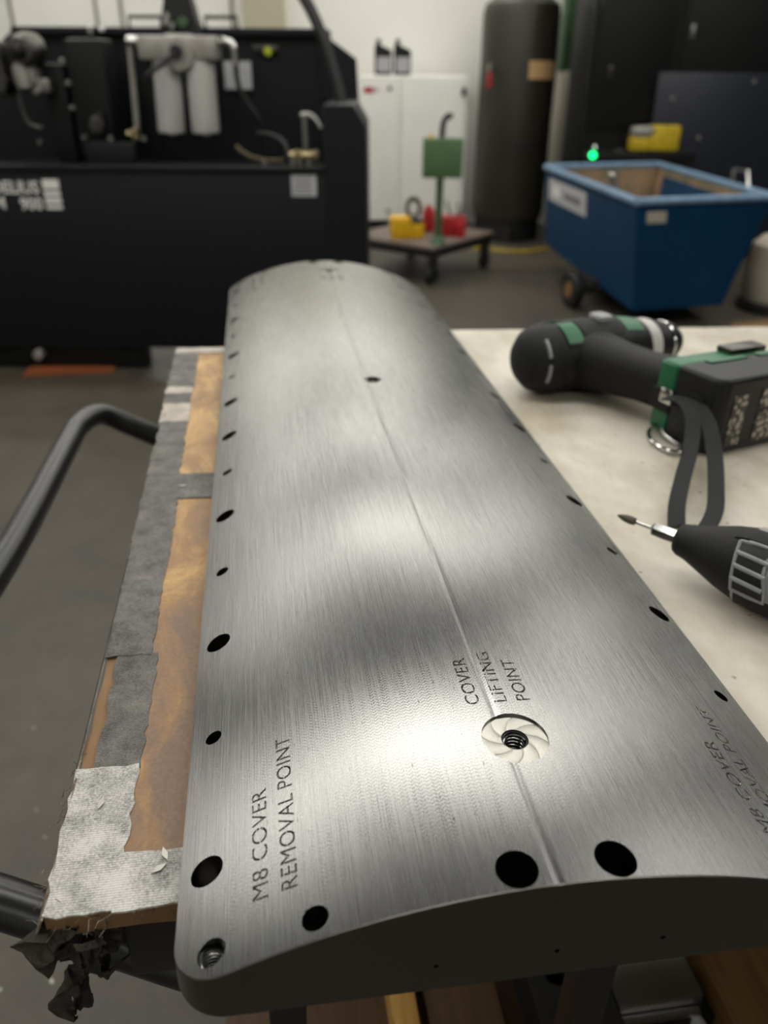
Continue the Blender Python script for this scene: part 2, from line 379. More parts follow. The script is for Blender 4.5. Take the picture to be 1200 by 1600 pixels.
def plate_mats():
    out = []
    for kind in ('milled_steel', 'side_steel', 'faced_steel'):
        m, nt, b = new_mat(kind)
        b.inputs['Metallic'].default_value = 1.0
        N = nt.nodes.new; L = nt.links.new
        uv = N('ShaderNodeUVMap'); uv.uv_map = 'mm'
        sp = N('ShaderNodeSeparateXYZ'); L(uv.outputs[0], sp.inputs[0])
        def math_(op, a, bb=None, c=None):
            n = N('ShaderNodeMath'); n.operation = op
            for i, v in enumerate((a, bb, c)):
                if v is None: continue
                if isinstance(v, (int, float)): n.inputs[i].default_value = v
                else: L(v, n.inputs[i])
            return n.outputs[0]
        S, Y = sp.outputs['X'], sp.outputs['Y']
        if kind == 'milled_steel':
            b.inputs['Base Color'].default_value = srgb('#8d8d8c')
            b.inputs['Anisotropic'].default_value = 1.0
            tg = N('ShaderNodeTangent'); tg.direction_type = 'UV_MAP'; tg.uv_map = 'mm'
            L(tg.outputs[0], b.inputs['Tangent'])
            b.inputs['Anisotropic Rotation'].default_value = 0.0
            # cutter passes run along the plate; feed marks step back and forth from pass to pass
            ps = math_('FLOOR', math_('DIVIDE', S, 0.8))
            wn = N('ShaderNodeTexWhiteNoise'); wn.noise_dimensions = '1D'; L(ps, wn.inputs['W'])
            zig = math_('PINGPONG', math_('MULTIPLY', ps, 0.30), 0.6)
            big = N('ShaderNodeTexNoise'); big.inputs['Scale'].default_value = 0.05; big.inputs['Detail'].default_value = 3; L(uv.outputs[0], big.inputs['Vector'])
            ph = math_('ADD', math_('ADD', math_('DIVIDE', Y, 1.9), zig), math_('MULTIPLY', wn.outputs['Value'], 0.03))
            ph = math_('ADD', ph, math_('MULTIPLY', big.outputs['Fac'], 0.5))
            feed = math_('ABSOLUTE', math_('SINE', math_('MULTIPLY', ph, PI)))
            cusp = math_('ABSOLUTE', math_('SINE', math_('MULTIPLY', math_('DIVIDE', S, 0.8), PI)))
            st = N('ShaderNodeMapping'); st.inputs['Scale'].default_value = (2.6, 0.012, 1); L(uv.outputs[0], st.inputs[0])
            ln = N('ShaderNodeTexNoise'); ln.inputs['Scale'].default_value = 1.0; ln.inputs['Detail'].default_value = 5; L(st.outputs[0], ln.inputs['Vector'])
            h = math_('ADD', math_('MULTIPLY', feed, 0.24), math_('MULTIPLY', cusp, 0.35))
            h = math_('ADD', h, math_('MULTIPLY', ln.outputs['Fac'], 1.0))
            bp = N('ShaderNodeBump'); bp.inputs['Strength'].default_value = 1.0; bp.inputs['Distance'].default_value = 0.000034
            L(h, bp.inputs['Height']); L(bp.outputs[0], b.inputs['Normal'])
            # streaky roughness, and short dark drag marks along the feed
            mr = N('ShaderNodeMapRange'); mr.inputs['To Min'].default_value = 0.23; mr.inputs['To Max'].default_value = 0.31
            L(ln.outputs['Fac'], mr.inputs[0]); L(mr.outputs[0], b.inputs['Roughness'])
            s2 = N('ShaderNodeMapping'); s2.inputs['Scale'].default_value = (0.9, 0.16, 1); L(uv.outputs[0], s2.inputs[0])
            sk = N('ShaderNodeTexNoise'); sk.inputs['Scale'].default_value = 1.0; sk.inputs['Detail'].default_value = 1; L(s2.outputs[0], sk.inputs['Vector'])
            rr = N('ShaderNodeValToRGB'); e = rr.color_ramp.elements
            e[0].position = 0.20; e[0].color = (0.30, 0.30, 0.30, 1); e[1].position = 0.245; e[1].color = (1, 1, 1, 1)
            L(sk.outputs['Fac'], rr.inputs[0])
            mx = N('ShaderNodeMix'); mx.data_type = 'RGBA'; mx.blend_type = 'MULTIPLY'; mx.inputs['Factor'].default_value = 1.0
            mx.inputs['A'].default_value = srgb('#8d8d8c'); L(rr.outputs[0], mx.inputs['B']); 
            gr = N('ShaderNodeMapRange'); gr.inputs['From Min'].default_value = 0.25; gr.inputs['From Max'].default_value = 0.75
            gr.inputs['To Min'].default_value = 0.78; gr.inputs['To Max'].default_value = 1.16; L(ln.outputs['Fac'], gr.inputs[0])
            fz = math_('MULTIPLY_ADD', feed, 0.12, 0.92)
            gm = N('ShaderNodeMix'); gm.data_type = 'RGBA'; gm.blend_type = 'MULTIPLY'; gm.inputs['Factor'].default_value = 1.0
            cb_ = N('ShaderNodeCombineColor'); gv = math_('MULTIPLY', gr.outputs[0], fz)
            for q_ in range(3): L(gv, cb_.inputs[q_])
            L(mx.outputs['Result'], gm.inputs['A']); L(cb_.outputs[0], gm.inputs['B']); L(gm.outputs['Result'], b.inputs['Base Color'])
        elif kind == 'side_steel':
            b.inputs['Base Color'].default_value = srgb('#6e6c68'); b.inputs['Roughness'].default_value = 0.28
            tc = N('ShaderNodeTexCoord'); mp = N('ShaderNodeMapping'); mp.inputs['Scale'].default_value = (6, 6, 700); L(tc.outputs['Object'], mp.inputs[0])
            n = N('ShaderNodeTexNoise'); n.inputs['Detail'].default_value = 3; n.inputs['Scale'].default_value = 1.0; L(mp.outputs[0], n.inputs['Vector'])
            bp = N('ShaderNodeBump'); bp.inputs['Strength'].default_value = 0.5; bp.inputs['Distance'].default_value = 0.00005
            L(n.outputs['Fac'], bp.inputs['Height']); L(bp.outputs[0], b.inputs['Normal'])
        else:
            b.inputs['Base Color'].default_value = srgb('#97968f'); b.inputs['Roughness'].default_value = 0.27
            r = math_('SQRT', math_('ADD', math_('MULTIPLY', S, S), math_('MULTIPLY', Y, Y)))
            an = math_('ARCTAN2', Y, S)
            sw = math_('SINE', math_('ADD', math_('MULTIPLY', an, 4.0), math_('MULTIPLY', r, 0.28)))
            fine = math_('SINE', math_('ADD', math_('MULTIPLY', an, 64.0), math_('MULTIPLY', r, 4.4)))
            h = math_('ADD', math_('POWER', math_('ABSOLUTE', sw), 0.6), math_('MULTIPLY', fine, 0.03))
            bp = N('ShaderNodeBump'); bp.inputs['Strength'].default_value = 1.0; bp.inputs['Distance'].default_value = 0.00011
            L(h, bp.inputs['Height']); L(bp.outputs[0], b.inputs['Normal'])
        out.append(m)
    return out
M['plate'], M['plate_side'], M['plate_faced'] = plate_mats()

# ------------------------------------------------------------------ the setting
def struct(name, mb, m, **k):
    o = mb.build(name, m, **k); o['kind'] = 'structure'; return o
X0, X1, Yb, Yf, ZC = -5.0, 5.5, -4.5, 7.5, 3.3
struct('floor', MB().box(((X0+X1)/2, (Yb+Yf)/2, -0.05), (X1-X0+0.4, Yf-Yb+0.4, 0.1)), M['floor'])
struct('ceiling', MB().box(((X0+X1)/2, (Yb+Yf)/2, ZC+0.05), (X1-X0+0.4, Yf-Yb+0.4, 0.1)), M['ceiling'])
wb = struct('wall_back', MB().box(((X0+X1)/2, Yf+0.1, ZC/2), (X1-X0+0.4, 0.2, ZC)), M['wall'])
struct('wall_left', MB().box((X0-0.1, (Yb+Yf)/2, ZC/2), (0.2, Yf-Yb, ZC)), M['wall'])
struct('wall_right', MB().box((X1+0.1, (Yb+Yf)/2, ZC/2), (0.2, Yf-Yb, ZC)), M['wall_grey'])
struct('wall_front', MB().box(((X0+X1)/2, Yb-0.1, ZC/2), (X1-X0+0.4, 0.2, ZC)), M['wall'])
struct('trim_1', MB().box((-0.97, Yf-0.08, ZC/2), (0.32, 0.16, ZC), bev=0.004), M['wall_beige'])
for i, x in enumerate((-3.9, -3.0, -2.32, -2.12, -1.24)):
    struct('trim_%d' % (i+2), MB().box((x, Yf-0.006, ZC/2), (0.03, 0.012, ZC), bev=0.003), M['seam'])

# ------------------------------------------------------------------ ceiling lamps
lamp_rows = [(-2.2, 1.0), (0.7, 1.0), (2.25, 1.0), (3.9, 1.0), (5.35, 1.0), (7.1, 1.0)]  # first row, behind the camera, is added to light the near end and floor
lamp_cols = [-2.4, 0.0, 2.4]
LAMP_NAMES = {-2.4: 'left', 0.0: 'middle', 2.4: 'right'}
for ri, (y, k) in enumerate(lamp_rows):
    for x in lamp_cols:
        r = empty('ceiling_lamp', (x, y, ZC - 0.3), 'white panel lamp under the grey ceiling, %s row from the camera end, %s column' % (['added fill, first', 'second', 'third', 'fourth', 'fifth', 'sixth'][ri], LAMP_NAMES[x]), 'lamp', 'panel lamps under the ceiling')
        MB().box((0, 0, 0.03), (1.9, 0.40, 0.05), bev=0.008).build('lamp_body', M['fixture'], r)
        MB().box((0, 0, -0.006), (1.86, 0.34, 0.02), bev=0.004).build('diffuser', M['lamp'], r)
        for sx in (-0.6, 0.6):
            MB().cyl((sx, 0, 0.05), (sx, 0, 0.3), 0.004, seg=8).build('hanger', M['steel'], r)

# ------------------------------------------------------------------ the milled steel cover plate
AL, PHI = math.radians(8.63), math.radians(1.48)
PM = Matrix.Translation((0.06851, 0.18980, 0.9)) @ Matrix.Rotation(AL, 4, 'Z') @ Matrix.Rotation(PHI, 4, 'Y')
W2, RISE, LEN, TH, CR = 0.14676, 0.0405, 1.090, 0.015, 0.020
RAD = (W2*W2 + RISE*RISE) / (2*RISE)
def arcz(s):
    s = max(-W2, min(W2, s)); return math.sqrt(RAD*RAD - s*s) - (RAD - RISE)
S0, GD, GW = -0.0045, 0.00048, 0.0013
def profz(s): return arcz(s) - GD * math.exp(-((s - S0) / GW) ** 2)
def profn(s):
    e = 2e-5; d = (profz(min(W2, s+e)) - profz(max(-W2, s-e))) / (min(W2, s+e) - max(-W2, s-e))
    return Vector((-d, 0, 1)).normalized()

EDEP, EINS = 0.00060, 0.00030
class Engraving:
    """letter outlines laid on the plate plane; depth(s, y) gives a V-sided groove inside each stroke"""
    def __init__(s): s.loops = []; s.cells = {}
    def add(s, body, size, s_base, y0, length, flip=False):
        me = text_mesh(body, size, 0.0, res=4, spacing=1.04)
        b2 = bmesh.new(); b2.from_mesh(me); bmesh.ops.remove_doubles(b2, verts=b2.verts, dist=1e-7)
        x0 = min(v.co.x for v in b2.verts); x1 = max(v.co.x for v in b2.verts); k = length / (x1 - x0)
        for f in b2.faces:
            if f.normal.z < 0: f.normal_flip()
        nxt = {}
        for f in b2.faces:
            for l in f.loops:
                if len(l.edge.link_faces) == 1: nxt[l.vert] = l.link_loop_next.vert
        done = set(); new = []
        for v0 in list(nxt):
            P = []; v = v0
            while v in nxt and v not in done:
                done.add(v); p = (s_base - v.co.y, y0 + (v.co.x - x0) * k)
                if flip: p = (-p[0], LEN - p[1])
                if not P or math.hypot(p[0]-P[-1][0], p[1]-P[-1][1]) > 0.00008: P.append(p)
                v = nxt[v]
            if len(P) > 2: new.append(P)
        b2.free(); bpy.data.meshes.remove(me)
        allp = [p for P in new for p in P]
        box = (min(p[0] for p in allp), max(p[0] for p in allp), min(p[1] for p in allp), max(p[1] for p in allp))
        s.loops.append((box, new))
    def depth(s, x, y):
        for box, loops in s.loops:
            if not (box[0] <= x <= box[1] and box[2] <= y <= box[3]): continue
            ins = False; d2 = 1e9
            for P in loops:
                n = len(P); ax, ay = P[-1]
                for bx, by in P:
                    if (ay > y) != (by > y) and x < (bx - ax) * (y - ay) / (by - ay) + ax: ins = not ins
                    ex, ey = bx - ax, by - ay; t = ((x - ax) * ex + (y - ay) * ey) / (ex*ex + ey*ey + 1e-18)
                    t = 0 if t < 0 else 1 if t > 1 else t
                    q = (x - ax - t*ex) ** 2 + (y - ay - t*ey) ** 2
                    if q < d2: d2 = q
                    ax, ay = bx, by
            if ins:
                d = math.sqrt(d2)
                return EDEP * min(1.0, d / EINS) if d > 1e-6 else 0.0
        return 0.0
EN = Engraving()
TS = 0.0094
for fl in (False, True):
    for body, sb, y0, ln_ in (('M8 COVER', -0.1100, 0.0240, 0.0540), ('REMOVAL POINT', -0.0986, 0.0240, 0.0800), ('M8 COVER', 0.1020, 0.0240, 0.0540), ('REMOVAL POINT', 0.1134, 0.0240, 0.0800),
                              ('COVER', -0.0095, 0.0965, 0.0335), ('LIFTING', 0.0036, 0.0965, 0.0365), ('POINT', 0.0148, 0.0965, 0.0300)):
        EN.add(body, TS, sb, y0, ln_, fl)

def plate_blank():
    ss = set()
    for i in range(15):
        t = CR * (1 - math.cos(PI/2 * i/14)); ss.add(round(-W2 + t, 6)); ss.add(round(W2 - t, 6))
    n = 72
    for i in range(n+1): ss.add(round((-W2 + CR) + (2*W2 - 2*CR) * i/n, 6))
    for i in range(-8, 9): ss.add(round(S0 + i*0.00045, 6))
    ss = sorted(ss)
    f = [ss[0]]
    for a in ss[1:]:
        if a - f[-1] > 0.00012: f.append(a)
    f[-1] = W2
    ch = 0.0005
    bm = bmesh.new(); cols = []
    for s in f:
        d = W2 - abs(s)
        ya = CR - math.sqrt(max(0.0, CR*CR - (CR - d)**2)) if d < CR else 0.0
        z = profz(s); edge = d < 1e-6
        zt = z - ch if edge else z
        cols.append([bm.verts.new((s, ya, -TH)), bm.verts.new((s, ya, z - ch)), bm.verts.new((s, ya + (0 if edge else ch), zt + (0.0001 if edge else 0))),
                     bm.verts.new((s, LEN - ya - (0 if edge else ch), zt + (0.0001 if edge else 0))), bm.verts.new((s, LEN - ya, z - ch)), bm.verts.new((s, LEN - ya, -TH))])
    for a, b in zip(cols, cols[1:]):
        for i in (0, 1, 3, 4): bm.faces.new((a[i], b[i], b[i+1], a[i+1]))
        bm.faces.new((a[5], b[5], b[0], a[0]))
    bm.faces.new(cols[0]); bm.faces.new(list(reversed(cols[-1])))
    # top skin: the strips between the profile lines, cut by the letter outlines
    from mathutils.geometry import delaunay_2d_cdt
    KS = 1000.0
    pts, owner, edges = [], [], []
    for c in cols:
        for v in (c[2], c[3]): pts.append(Vector((v.co.x*KS, v.co.y*KS))); owner.append(v)
    nc = len(cols)
    for i in range(nc): edges.append((2*i, 2*i+1))
    for i in range(nc-1): edges += [(2*i, 2*i+2), (2*i+1, 2*i+3)]
    for box, loops in EN.loops:
        for P in loops:
            m_ = len(P)
            i0 = len(pts)
            for p in P: pts.append(Vector((p[0]*KS, p[1]*KS)))
            edges += [(i0+i, i0+(i+1) % m_) for i in range(m_)]
            for i in range(m_):                                    # points along the foot of the V
                for pa, pb in ((P[i], P[(i+1) % m_]),):
                    ex, ey = pb[0]-pa[0], pb[1]-pa[1]; L_ = math.hypot(ex, ey)
                    if L_ < 1e-6: continue
                    k_ = max(1, int(L_ / 0.0011))
                    for q in range(k_):
                        t = (q + 0.5) / k_
                        x, y = pa[0] + ex*t - ey/L_*EINS*1.05, pa[1] + ey*t + ex/L_*EINS*1.05
                        if EN.depth(x, y) > EDEP * 0.9: pts.append(Vector((x*KS, y*KS)))
    r = delaunay_2d_cdt(pts, edges, [], 0, 1e-5)
    vv = []
    for i, p in enumerate(r[0]):
        own = [o for o in r[3][i] if o < len(owner)]
        if own: vv.append(owner[own[0]])
        else:
            x, y = p[0]/KS, p[1]/KS; vv.append(bm.verts.new((x, y, profz(x) - EN.depth(x, y))))
    for tri in r[2]:
        q = [vv[i] for i in tri]
        if len(set(q)) == len(q):
            try: bm.faces.new(q)
            except ValueError: pass
    bmesh.ops.recalc_face_normals(bm, faces=bm.faces)
    me = bpy.data.meshes.new('cover_plate'); bm.to_mesh(me); bm.free(); return me

def drill_lathe(mb, s, y, prof, seg=44):
    mb.lathe(prof, seg, Matrix.Translation((s, y, 0)))

HC = 0.545                                            # half length
side_y = [(0.0474, 1), (0.1235, 0), (0.199, 1), (0.2742, 0), (0.350, 1), (0.4238, 0), (0.499, 1)]
BIG, SMALL = 0.0068, 0.0040
holes = []
for y, b in side_y:
    for sg in (-1, 1):
        holes.append((sg*0.1352 if b else sg*0.1352, y, BIG if b else SMALL))
        holes.append((sg*0.1352, LEN - y - 0.008, BIG if b else SMALL))
for s, r in ((-0.0932, 0.0050), (-0.0182, 0.0081), (0.0205, 0.0081), (0.0952, 0.0050)):
    holes.append((s, 0.0085, r)); holes.append((s, LEN - 0.0085, r))
thread_holes = [(sg*0.1318, y) for sg in (-1, 1) for y in (0.0108, LEN - 0.0108)]
lifts = [(0.0005, 0.0735), (0.0005, 0.545), (0.0005, LEN - 0.0735)]
CBZ = RISE - 0.0014
CBR = 0.0150

cut = MB()
for s, y, r in holes: drill_lathe(cut, s, y, [(r, -0.04), (r, 0.08)])
for s, y in thread_holes: drill_lathe(cut, s, y, [(0.0054, -0.04), (0.0054, 0.08)])
for i, (s, y) in enumerate(lifts):
    r = CBR if i != 1 else 0.0085
    drill_lathe(cut, s, y, [(0.0061, -0.04), (0.0061, CBZ), (r, CBZ), (r, 0.08)], 64)
# small pin holes in the near end face
for s in (-0.048, 0.0, 0.044):
    cut.cyl((s, -0.01, 0.000), (s, 0.006, 0.000), 0.0011, seg=14)

M['engraving'] = mat('engraved_edge', '#706f6c', 0.24, 1.0)  # wall colour darkened to stand for dark reflections along the letter edges
def make_plate():
    me0 = plate_blank()
    base = bpy.data.objects.new('blank', me0); COL.objects.link(base)
    ca = cut.build('cut_a', None)
    for c in (ca,):
        md = base.modifiers.new('cut', 'BOOLEAN'); md.operation = 'DIFFERENCE'; md.object = c; md.solver = 'EXACT'
    bpy.context.view_layer.update()
    me = bpy.data.meshes.new_from_object(base.evaluated_get(bpy.context.evaluated_depsgraph_get()))
    for o in (base, ca): bpy.data.objects.remove(o)
    me.name = 'cover_plate'; me.materials.clear()
    for m in (M['plate'], M['plate_side'], M['plate_faced'], M['engraving']): me.materials.append(m)
    uv = me.uv_layers.new(name='mm')
    normals = [Vector((0, 0, 1))] * len(me.loops)
    for p in me.polygons:
        p.use_smooth = True
        c = p.center; top = False; mi = 1; off = (0, 0)
        if p.normal.z > 0.75:
            dz = c.z - arcz(c.x)
            for i, (s, y) in enumerate(lifts):
                if abs(c.z - CBZ) < 1e-5 and math.hypot(c.x - s, c.y - y) < CBR: mi = 2; off = (s, y)
            if mi != 2 and abs(dz) < 0.0008 and p.normal.dot(profn(c.x)) > 0.985: top = True; mi = 0
        if not top and mi == 1 and p.normal.z > 0.2 and -0.0007 < c.z - arcz(c.x) < 0.0001 and abs(c.x) < 0.13 and 0.012 < c.y < LEN - 0.012: mi = 3
        p.material_index = mi
        for li in p.loop_indices:
            co = me.vertices[me.loops[li].vertex_index].co
            uv.data[li].uv = ((co.x - off[0]) * 1000, (co.y - off[1]) * 1000)
            normals[li] = profn(co.x) if top else p.normal.copy()
    me.normals_split_custom_set([tuple(n) for n in normals])
    o = bpy.data.objects.new('cover_plate', me); COL.objects.link(o); o.matrix_world = PM
    return o
plate = tag(make_plate(), 'long curved milled steel cover plate with engraved lettering and rows of holes', 'metal plate')

def thread(s, y, r, top, bot, parent):
    T = Matrix.Translation((s, y, 0))
    mb = MB(); mb.lathe([(r + 0.0004, top), (r + 0.0004, bot), (0, bot), (0, bot + 0.0003), (r + 0.0001, bot + 0.0003), (r + 0.0001, top)], 36, T, closed=True)
    sl = mb.build('thread_bore', M['hydraulic'], parent)
    tb_ = MB(); P = []; n = int((top - bot - 0.001) / 0.0020)
    for i in range(n * 24 + 1):
        a = 2*PI*i/24; P.append((s + (r - 0.0004) * math.cos(a), y + (r - 0.0004) * math.sin(a), top - 0.0007 - 0.0020*i/24))
    tb_.tube(P, 0.00042, seg=6)
    return tb_.build('thread', M['chrome'], sl, angle=60)
for s, y in thread_holes:
    thread(s, y, 0.0045, arcz(abs(s) + 0.005) - 0.0012, -TH + 0.001, plate)
for s, y in lifts:
    thread(s, y, 0.0052, CBZ - 0.0006, -TH + 0.002, plate)

# ------------------------------------------------------------------ trolley under the plate
DZ = -TH                                               # deck top in the plate's own frame
tr = empty('work_trolley', M=PM, label='black work trolley with worn taped brown deck and tube handle under the steel plate', cat='trolley')
def ragged(pts_per, x0, x1, y0, y1, j):
    out = []
    n = max(2, int((x1-x0)/pts_per)); m = max(2, int((y1-y0)/pts_per))
    R = lambda: random.uniform(-j, j)
    for i in range(n): out.append((x0 + (x1-x0)*i/n + R()*0.3, y0 + R()))
    for i in range(m): out.append((x1 + R(), y0 + (y1-y0)*i/m))
    for i in range(n): out.append((x1 - (x1-x0)*i/n, y1 + R()))
    for i in range(m): out.append((x0 + R(), y1 - (y1-y0)*i/m))
    return out
MB().prism(ragged(0.012, -0.2035, 0.120, 0.0515, 0.832, 0.0012), DZ - 0.0135, DZ - 0.0022).build('deck_board', M['brown'], tr)
MB().prism(ragged(0.03, -0.186, 0.118, 0.056, 0.828, 0.0004), DZ - 0.0022, DZ - 0.0011).build('hardboard_sheet', M['sheet'], tr)
def tape(x0, x1, y0, y1, m, lift=0.0, j=0.0012, skew=0.0):
    mb = MB(); poly = [(x + skew * (y - y0), y) for x, y in ragged(0.006, x0, x1, y0, y1, j)]
    mb.prism(poly, DZ - 0.0012, DZ - 0.0004 + lift)
    return mb.build('tape_strip', m, tr)
tape(-0.2045, -0.1745, 0.0500, 0.1320, M['tape_light'], 0.0001)
tape(-0.1765, -0.1000, 0.0500, 0.0790, M['tape_light'], 0.0003)
tape(-0.1965, -0.1735, 0.1300, 0.2220, M['tape_grey'], 0.0)
tape(-0.2040, -0.1765, 0.2200, 0.3330, M['tape_grey'], 0.0003, skew=0.0)
tape(-0.2055, -0.1765, 0.3310, 0.4700, M['tape_grey'], 0.0001)
tape(-0.2062, -0.1790, 0.4680, 0.5900, M['tape_grey'], 0.0003)
tape(-0.2072, -0.1790, 0.5880, 0.6420, M['tape_pale'], 0.0000)
tape(-0.2078, -0.1800, 0.6400, 0.6720, M['tape_grey'], 0.0002)
tape(-0.2082, -0.1800, 0.6700, 0.6900, M['tape_pale'], 0.0004)
tape(-0.2085, -0.1800, 0.6880, 0.8140, M['tape_grey'], 0.0001)
tape(-0.2090, -0.1400, 0.8120, 0.8340, M['tape_pale'], 0.0003)
tape(-0.1800, -0.1350, 0.4230, 0.4690, M['tape_grey'], 0.0003, j=0.0006)
# folded tape hanging over the deck's left rim, frayed
for y0, y1, m in ((0.050, 0.14, 'fray'), (0.14, 0.30, 'tape_grey'), (0.30, 0.56, 'tape_grey'), (0.56, 0.83, 'tape_grey')):
    mb = MB(); mb.prism(ragged(0.008, 0.0, 0.011, y0, y1, 0.0012), 0, 0.0008, Matrix.Translation((-0.2045, 0, DZ - 0.0006)) @ Matrix.Rotation(math.radians(112), 4, 'Y'))
    mb.build('tape_edge', M[m], tr)
# loose fibres along the near-left rim
mb = MB()
for i in range(60):
    if i < 34: p = Vector((-0.2055 + random.uniform(-.001, .001), random.uniform(0.048, 0.145), DZ + random.uniform(-.008, 0)))
    else: p = Vector((random.uniform(-0.205, -0.150), 0.0505, DZ + random.uniform(-.007, 0)))
    d = Vector((random.uniform(-1, .4), random.uniform(-1, .6), random.uniform(-.8, .5))).normalized() * random.uniform(.003, .009)
    e = Vector((random.uniform(-1, 1), random.uniform(-1, 1), random.uniform(-1, 1))) * .003
    mb.tube([p, p + d*0.5 + e, p + d], 0.00018, seg=4)
tag(mb.build('loose_fibre', M['fray'], tr), kind='stuff')
# torn black tape drooping from the corner
def rag(name, c, w, h, M2, seed, m='rag'):
    rnd = random.Random(seed); n, k = 9, 11
    bm = bmesh.new(); g = []
    for j in range(k):
        row = []
        t = j/(k-1); half = w/2 * (0.55 + 0.55*math.sin(PI*(0.15 + 0.8*t))) * rnd.uniform(0.65, 1.1); cx = w*0.25*math.sin(3*t + seed)
        for i in range(n):
            u = i/(n-1)*2 - 1
            row.append(bm.verts.new((cx + u*half + rnd.uniform(-1, 1)*w*0.03, 0.25*w*math.sin(4*u + 5*t + seed) + rnd.uniform(-1, 1)*w*0.07, -h*t + rnd.uniform(-1, 1)*h*0.02 - (abs(u) < .3 and j == k-1) * h*0.2)))
        g.append(row)
    for j in range(k-1):
        for i in range(n-1):
            if rnd.random() < 0.07 and j > 2: continue
            bm.faces.new((g[j][i], g[j][i+1], g[j+1][i+1], g[j+1][i]))
    me = bpy.data.meshes.new(name); bm.to_mesh(me); bm.free(); me.materials.append(M[m])
    for p in me.polygons: p.use_smooth = False
    o = bpy.data.objects.new(name, me); COL.objects.link(o); o.parent = tr
    o.matrix_local = Matrix.Translation(c) @ M2
    s = o.modifiers.new('solid', 'SOLIDIFY'); s.thickness = 0.0007
    return o
rag('torn_tape', (-0.198, 0.052, DZ - 0.008), 0.026, 0.022, Matrix.Rotation(0.3, 4, 'Z'), 3)
rag('torn_tape', (-0.194, 0.050, DZ - 0.020), 0.024, 0.026, Matrix.Rotation(-0.5, 4, 'Z') @ Matrix.Rotation(0.4, 4, 'X'), 5)
rag('torn_tape', (-0.196, 0.048, DZ - 0.034), 0.016, 0.026, Matrix.Rotation(0.8, 4, 'Z'), 9)
rag('torn_tape', (-0.184, 0.052, DZ - 0.012), 0.020, 0.018, Matrix.Rotation(1.2, 4, 'Z'), 12)
# frame, legs, lower shelf, casters
fr = MB()
fr.box((-0.04, 0.064, DZ - 0.0355), (0.27, 0.016, 0.043), bev=0.002)
fr.box((-0.04, 0.816, DZ - 0.0355), (0.27, 0.016, 0.043), bev=0.002)
for s in (-0.167, 0.087): fr.box((s, 0.44, DZ - 0.0355), (0.016, 0.74, 0.043), bev=0.002)
fr.build('deck_frame', M['tube_black'], tr)
for s in (-0.105, 0.084):
    for y in (0.10, 0.78):
        MB().box((s, y, -0.440), (0.022, 0.022, 0.77), bev=0.003).build('leg', M['tube_black'], tr)
        c = MB().cyl((s - 0.012, y, -0.862), (s + 0.012, y, -0.862), 0.034, seg=20, bev=0.003).build('caster', M['black'], tr)
MB().box((0.05, 0.43, -0.452), (0.42, 0.74, 0.012), bev=0.001).build('lower_shelf', M['wood_dark'], tr)
# tube handle: outer bar beside the deck, returning to the frame at both ends
def toloc(p): return PM.inverted() @ Vector(p)
hp = [(-0.060, 0.235, 0.798), (-0.101, 0.2415, 0.808), (-0.193, 0.257, 0.832), (-0.255, 0.268, 0.846), (-0.288, 0.292, 0.852), (-0.297, 0.335, 0.853),
      (-0.305, 0.537, 0.852), (-0.334, 0.765, 0.851), (-0.341, 0.825, 0.850), (-0.331, 0.872, 0.845), (-0.300, 0.888, 0.822), (-0.240, 0.897, 0.790), (-0.205, 0.90, 0.786)]
MB().tube([toloc(p) for p in hp], 0.0125, seg=18, smooth=8).build('handle', M['tube_black'], tr)
# small swarf flakes lying on the tape
for k, (x, y) in enumerate(((-0.1615, 0.0655), (-0.155, 0.0715), (-0.171, 0.445), (-0.1885, 0.112))):
    mb = MB(); mb.prism([(0, 0), (0.004, 0.0012), (0.0065, 0.0046), (0.0022, 0.0036)], 0, 0.0005, Matrix.Translation((x, y, DZ + 0.0003)) @ Matrix.Rotation(k*1.3, 4, 'Z'))
    tag(mb.build('metal_flake', M['chip'], None, M=PM), ['angular grey metal flake on the white tape at the deck corner', 'tiny metal flake on the white tape close to the steel plate', 'bright metal flake on the grey cross strip of tape', 'small metal flake on the tape by the frayed rim'][k], 'metal chip')

# lower shelf load: timber and a black hydraulic clamp
SH = -0.446
def loc_thing(name, mb, m, label, cat, group=None):
    return tag(mb.build(name, m, None, M=PM), label, cat, group)
loc_thing('timber_batten', MB().box((-0.006, 0.25, SH + 0.02), (0.022, 0.50, 0.04), bev=0.002), M['wood'], 'narrow pale pine batten on the lower shelf, left of the black clamp', 'timber')
loc_thing('timber_board', MB().box((0.048, 0.26, SH + 0.012), (0.066, 0.50, 0.024), bev=0.002), M['wood_dark'], 'dark stained board lying flat beside the black clamp', 'timber')
loc_thing('timber_beam', MB().box((0.318, 0.26, SH + 0.03), (0.115, 0.60, 0.06), bev=0.003), M['wood_brown'], 'thick yellow pine beam on the lower shelf, right of the black clamp', 'timber')

# ------------------------------------------------------------------ white bench top right of the plate
bt = empty('workbench', M=PM, label='cream laminate workbench top beside the plate, carrying the power tools', cat='workbench')
MB().box((0.545, 0.48, DZ - 0.0125), (0.840, 0.840, 0.025), bev=0.002).build('bench_top', M['bench'], bt)
for s in (0.46, 0.92):
    for y in (0.10, 0.86):
        MB().box((s, y, -0.46), (0.04, 0.04, 0.84), bev=0.003).build('leg', M['steel_dark'], bt)
TZ = 0.878

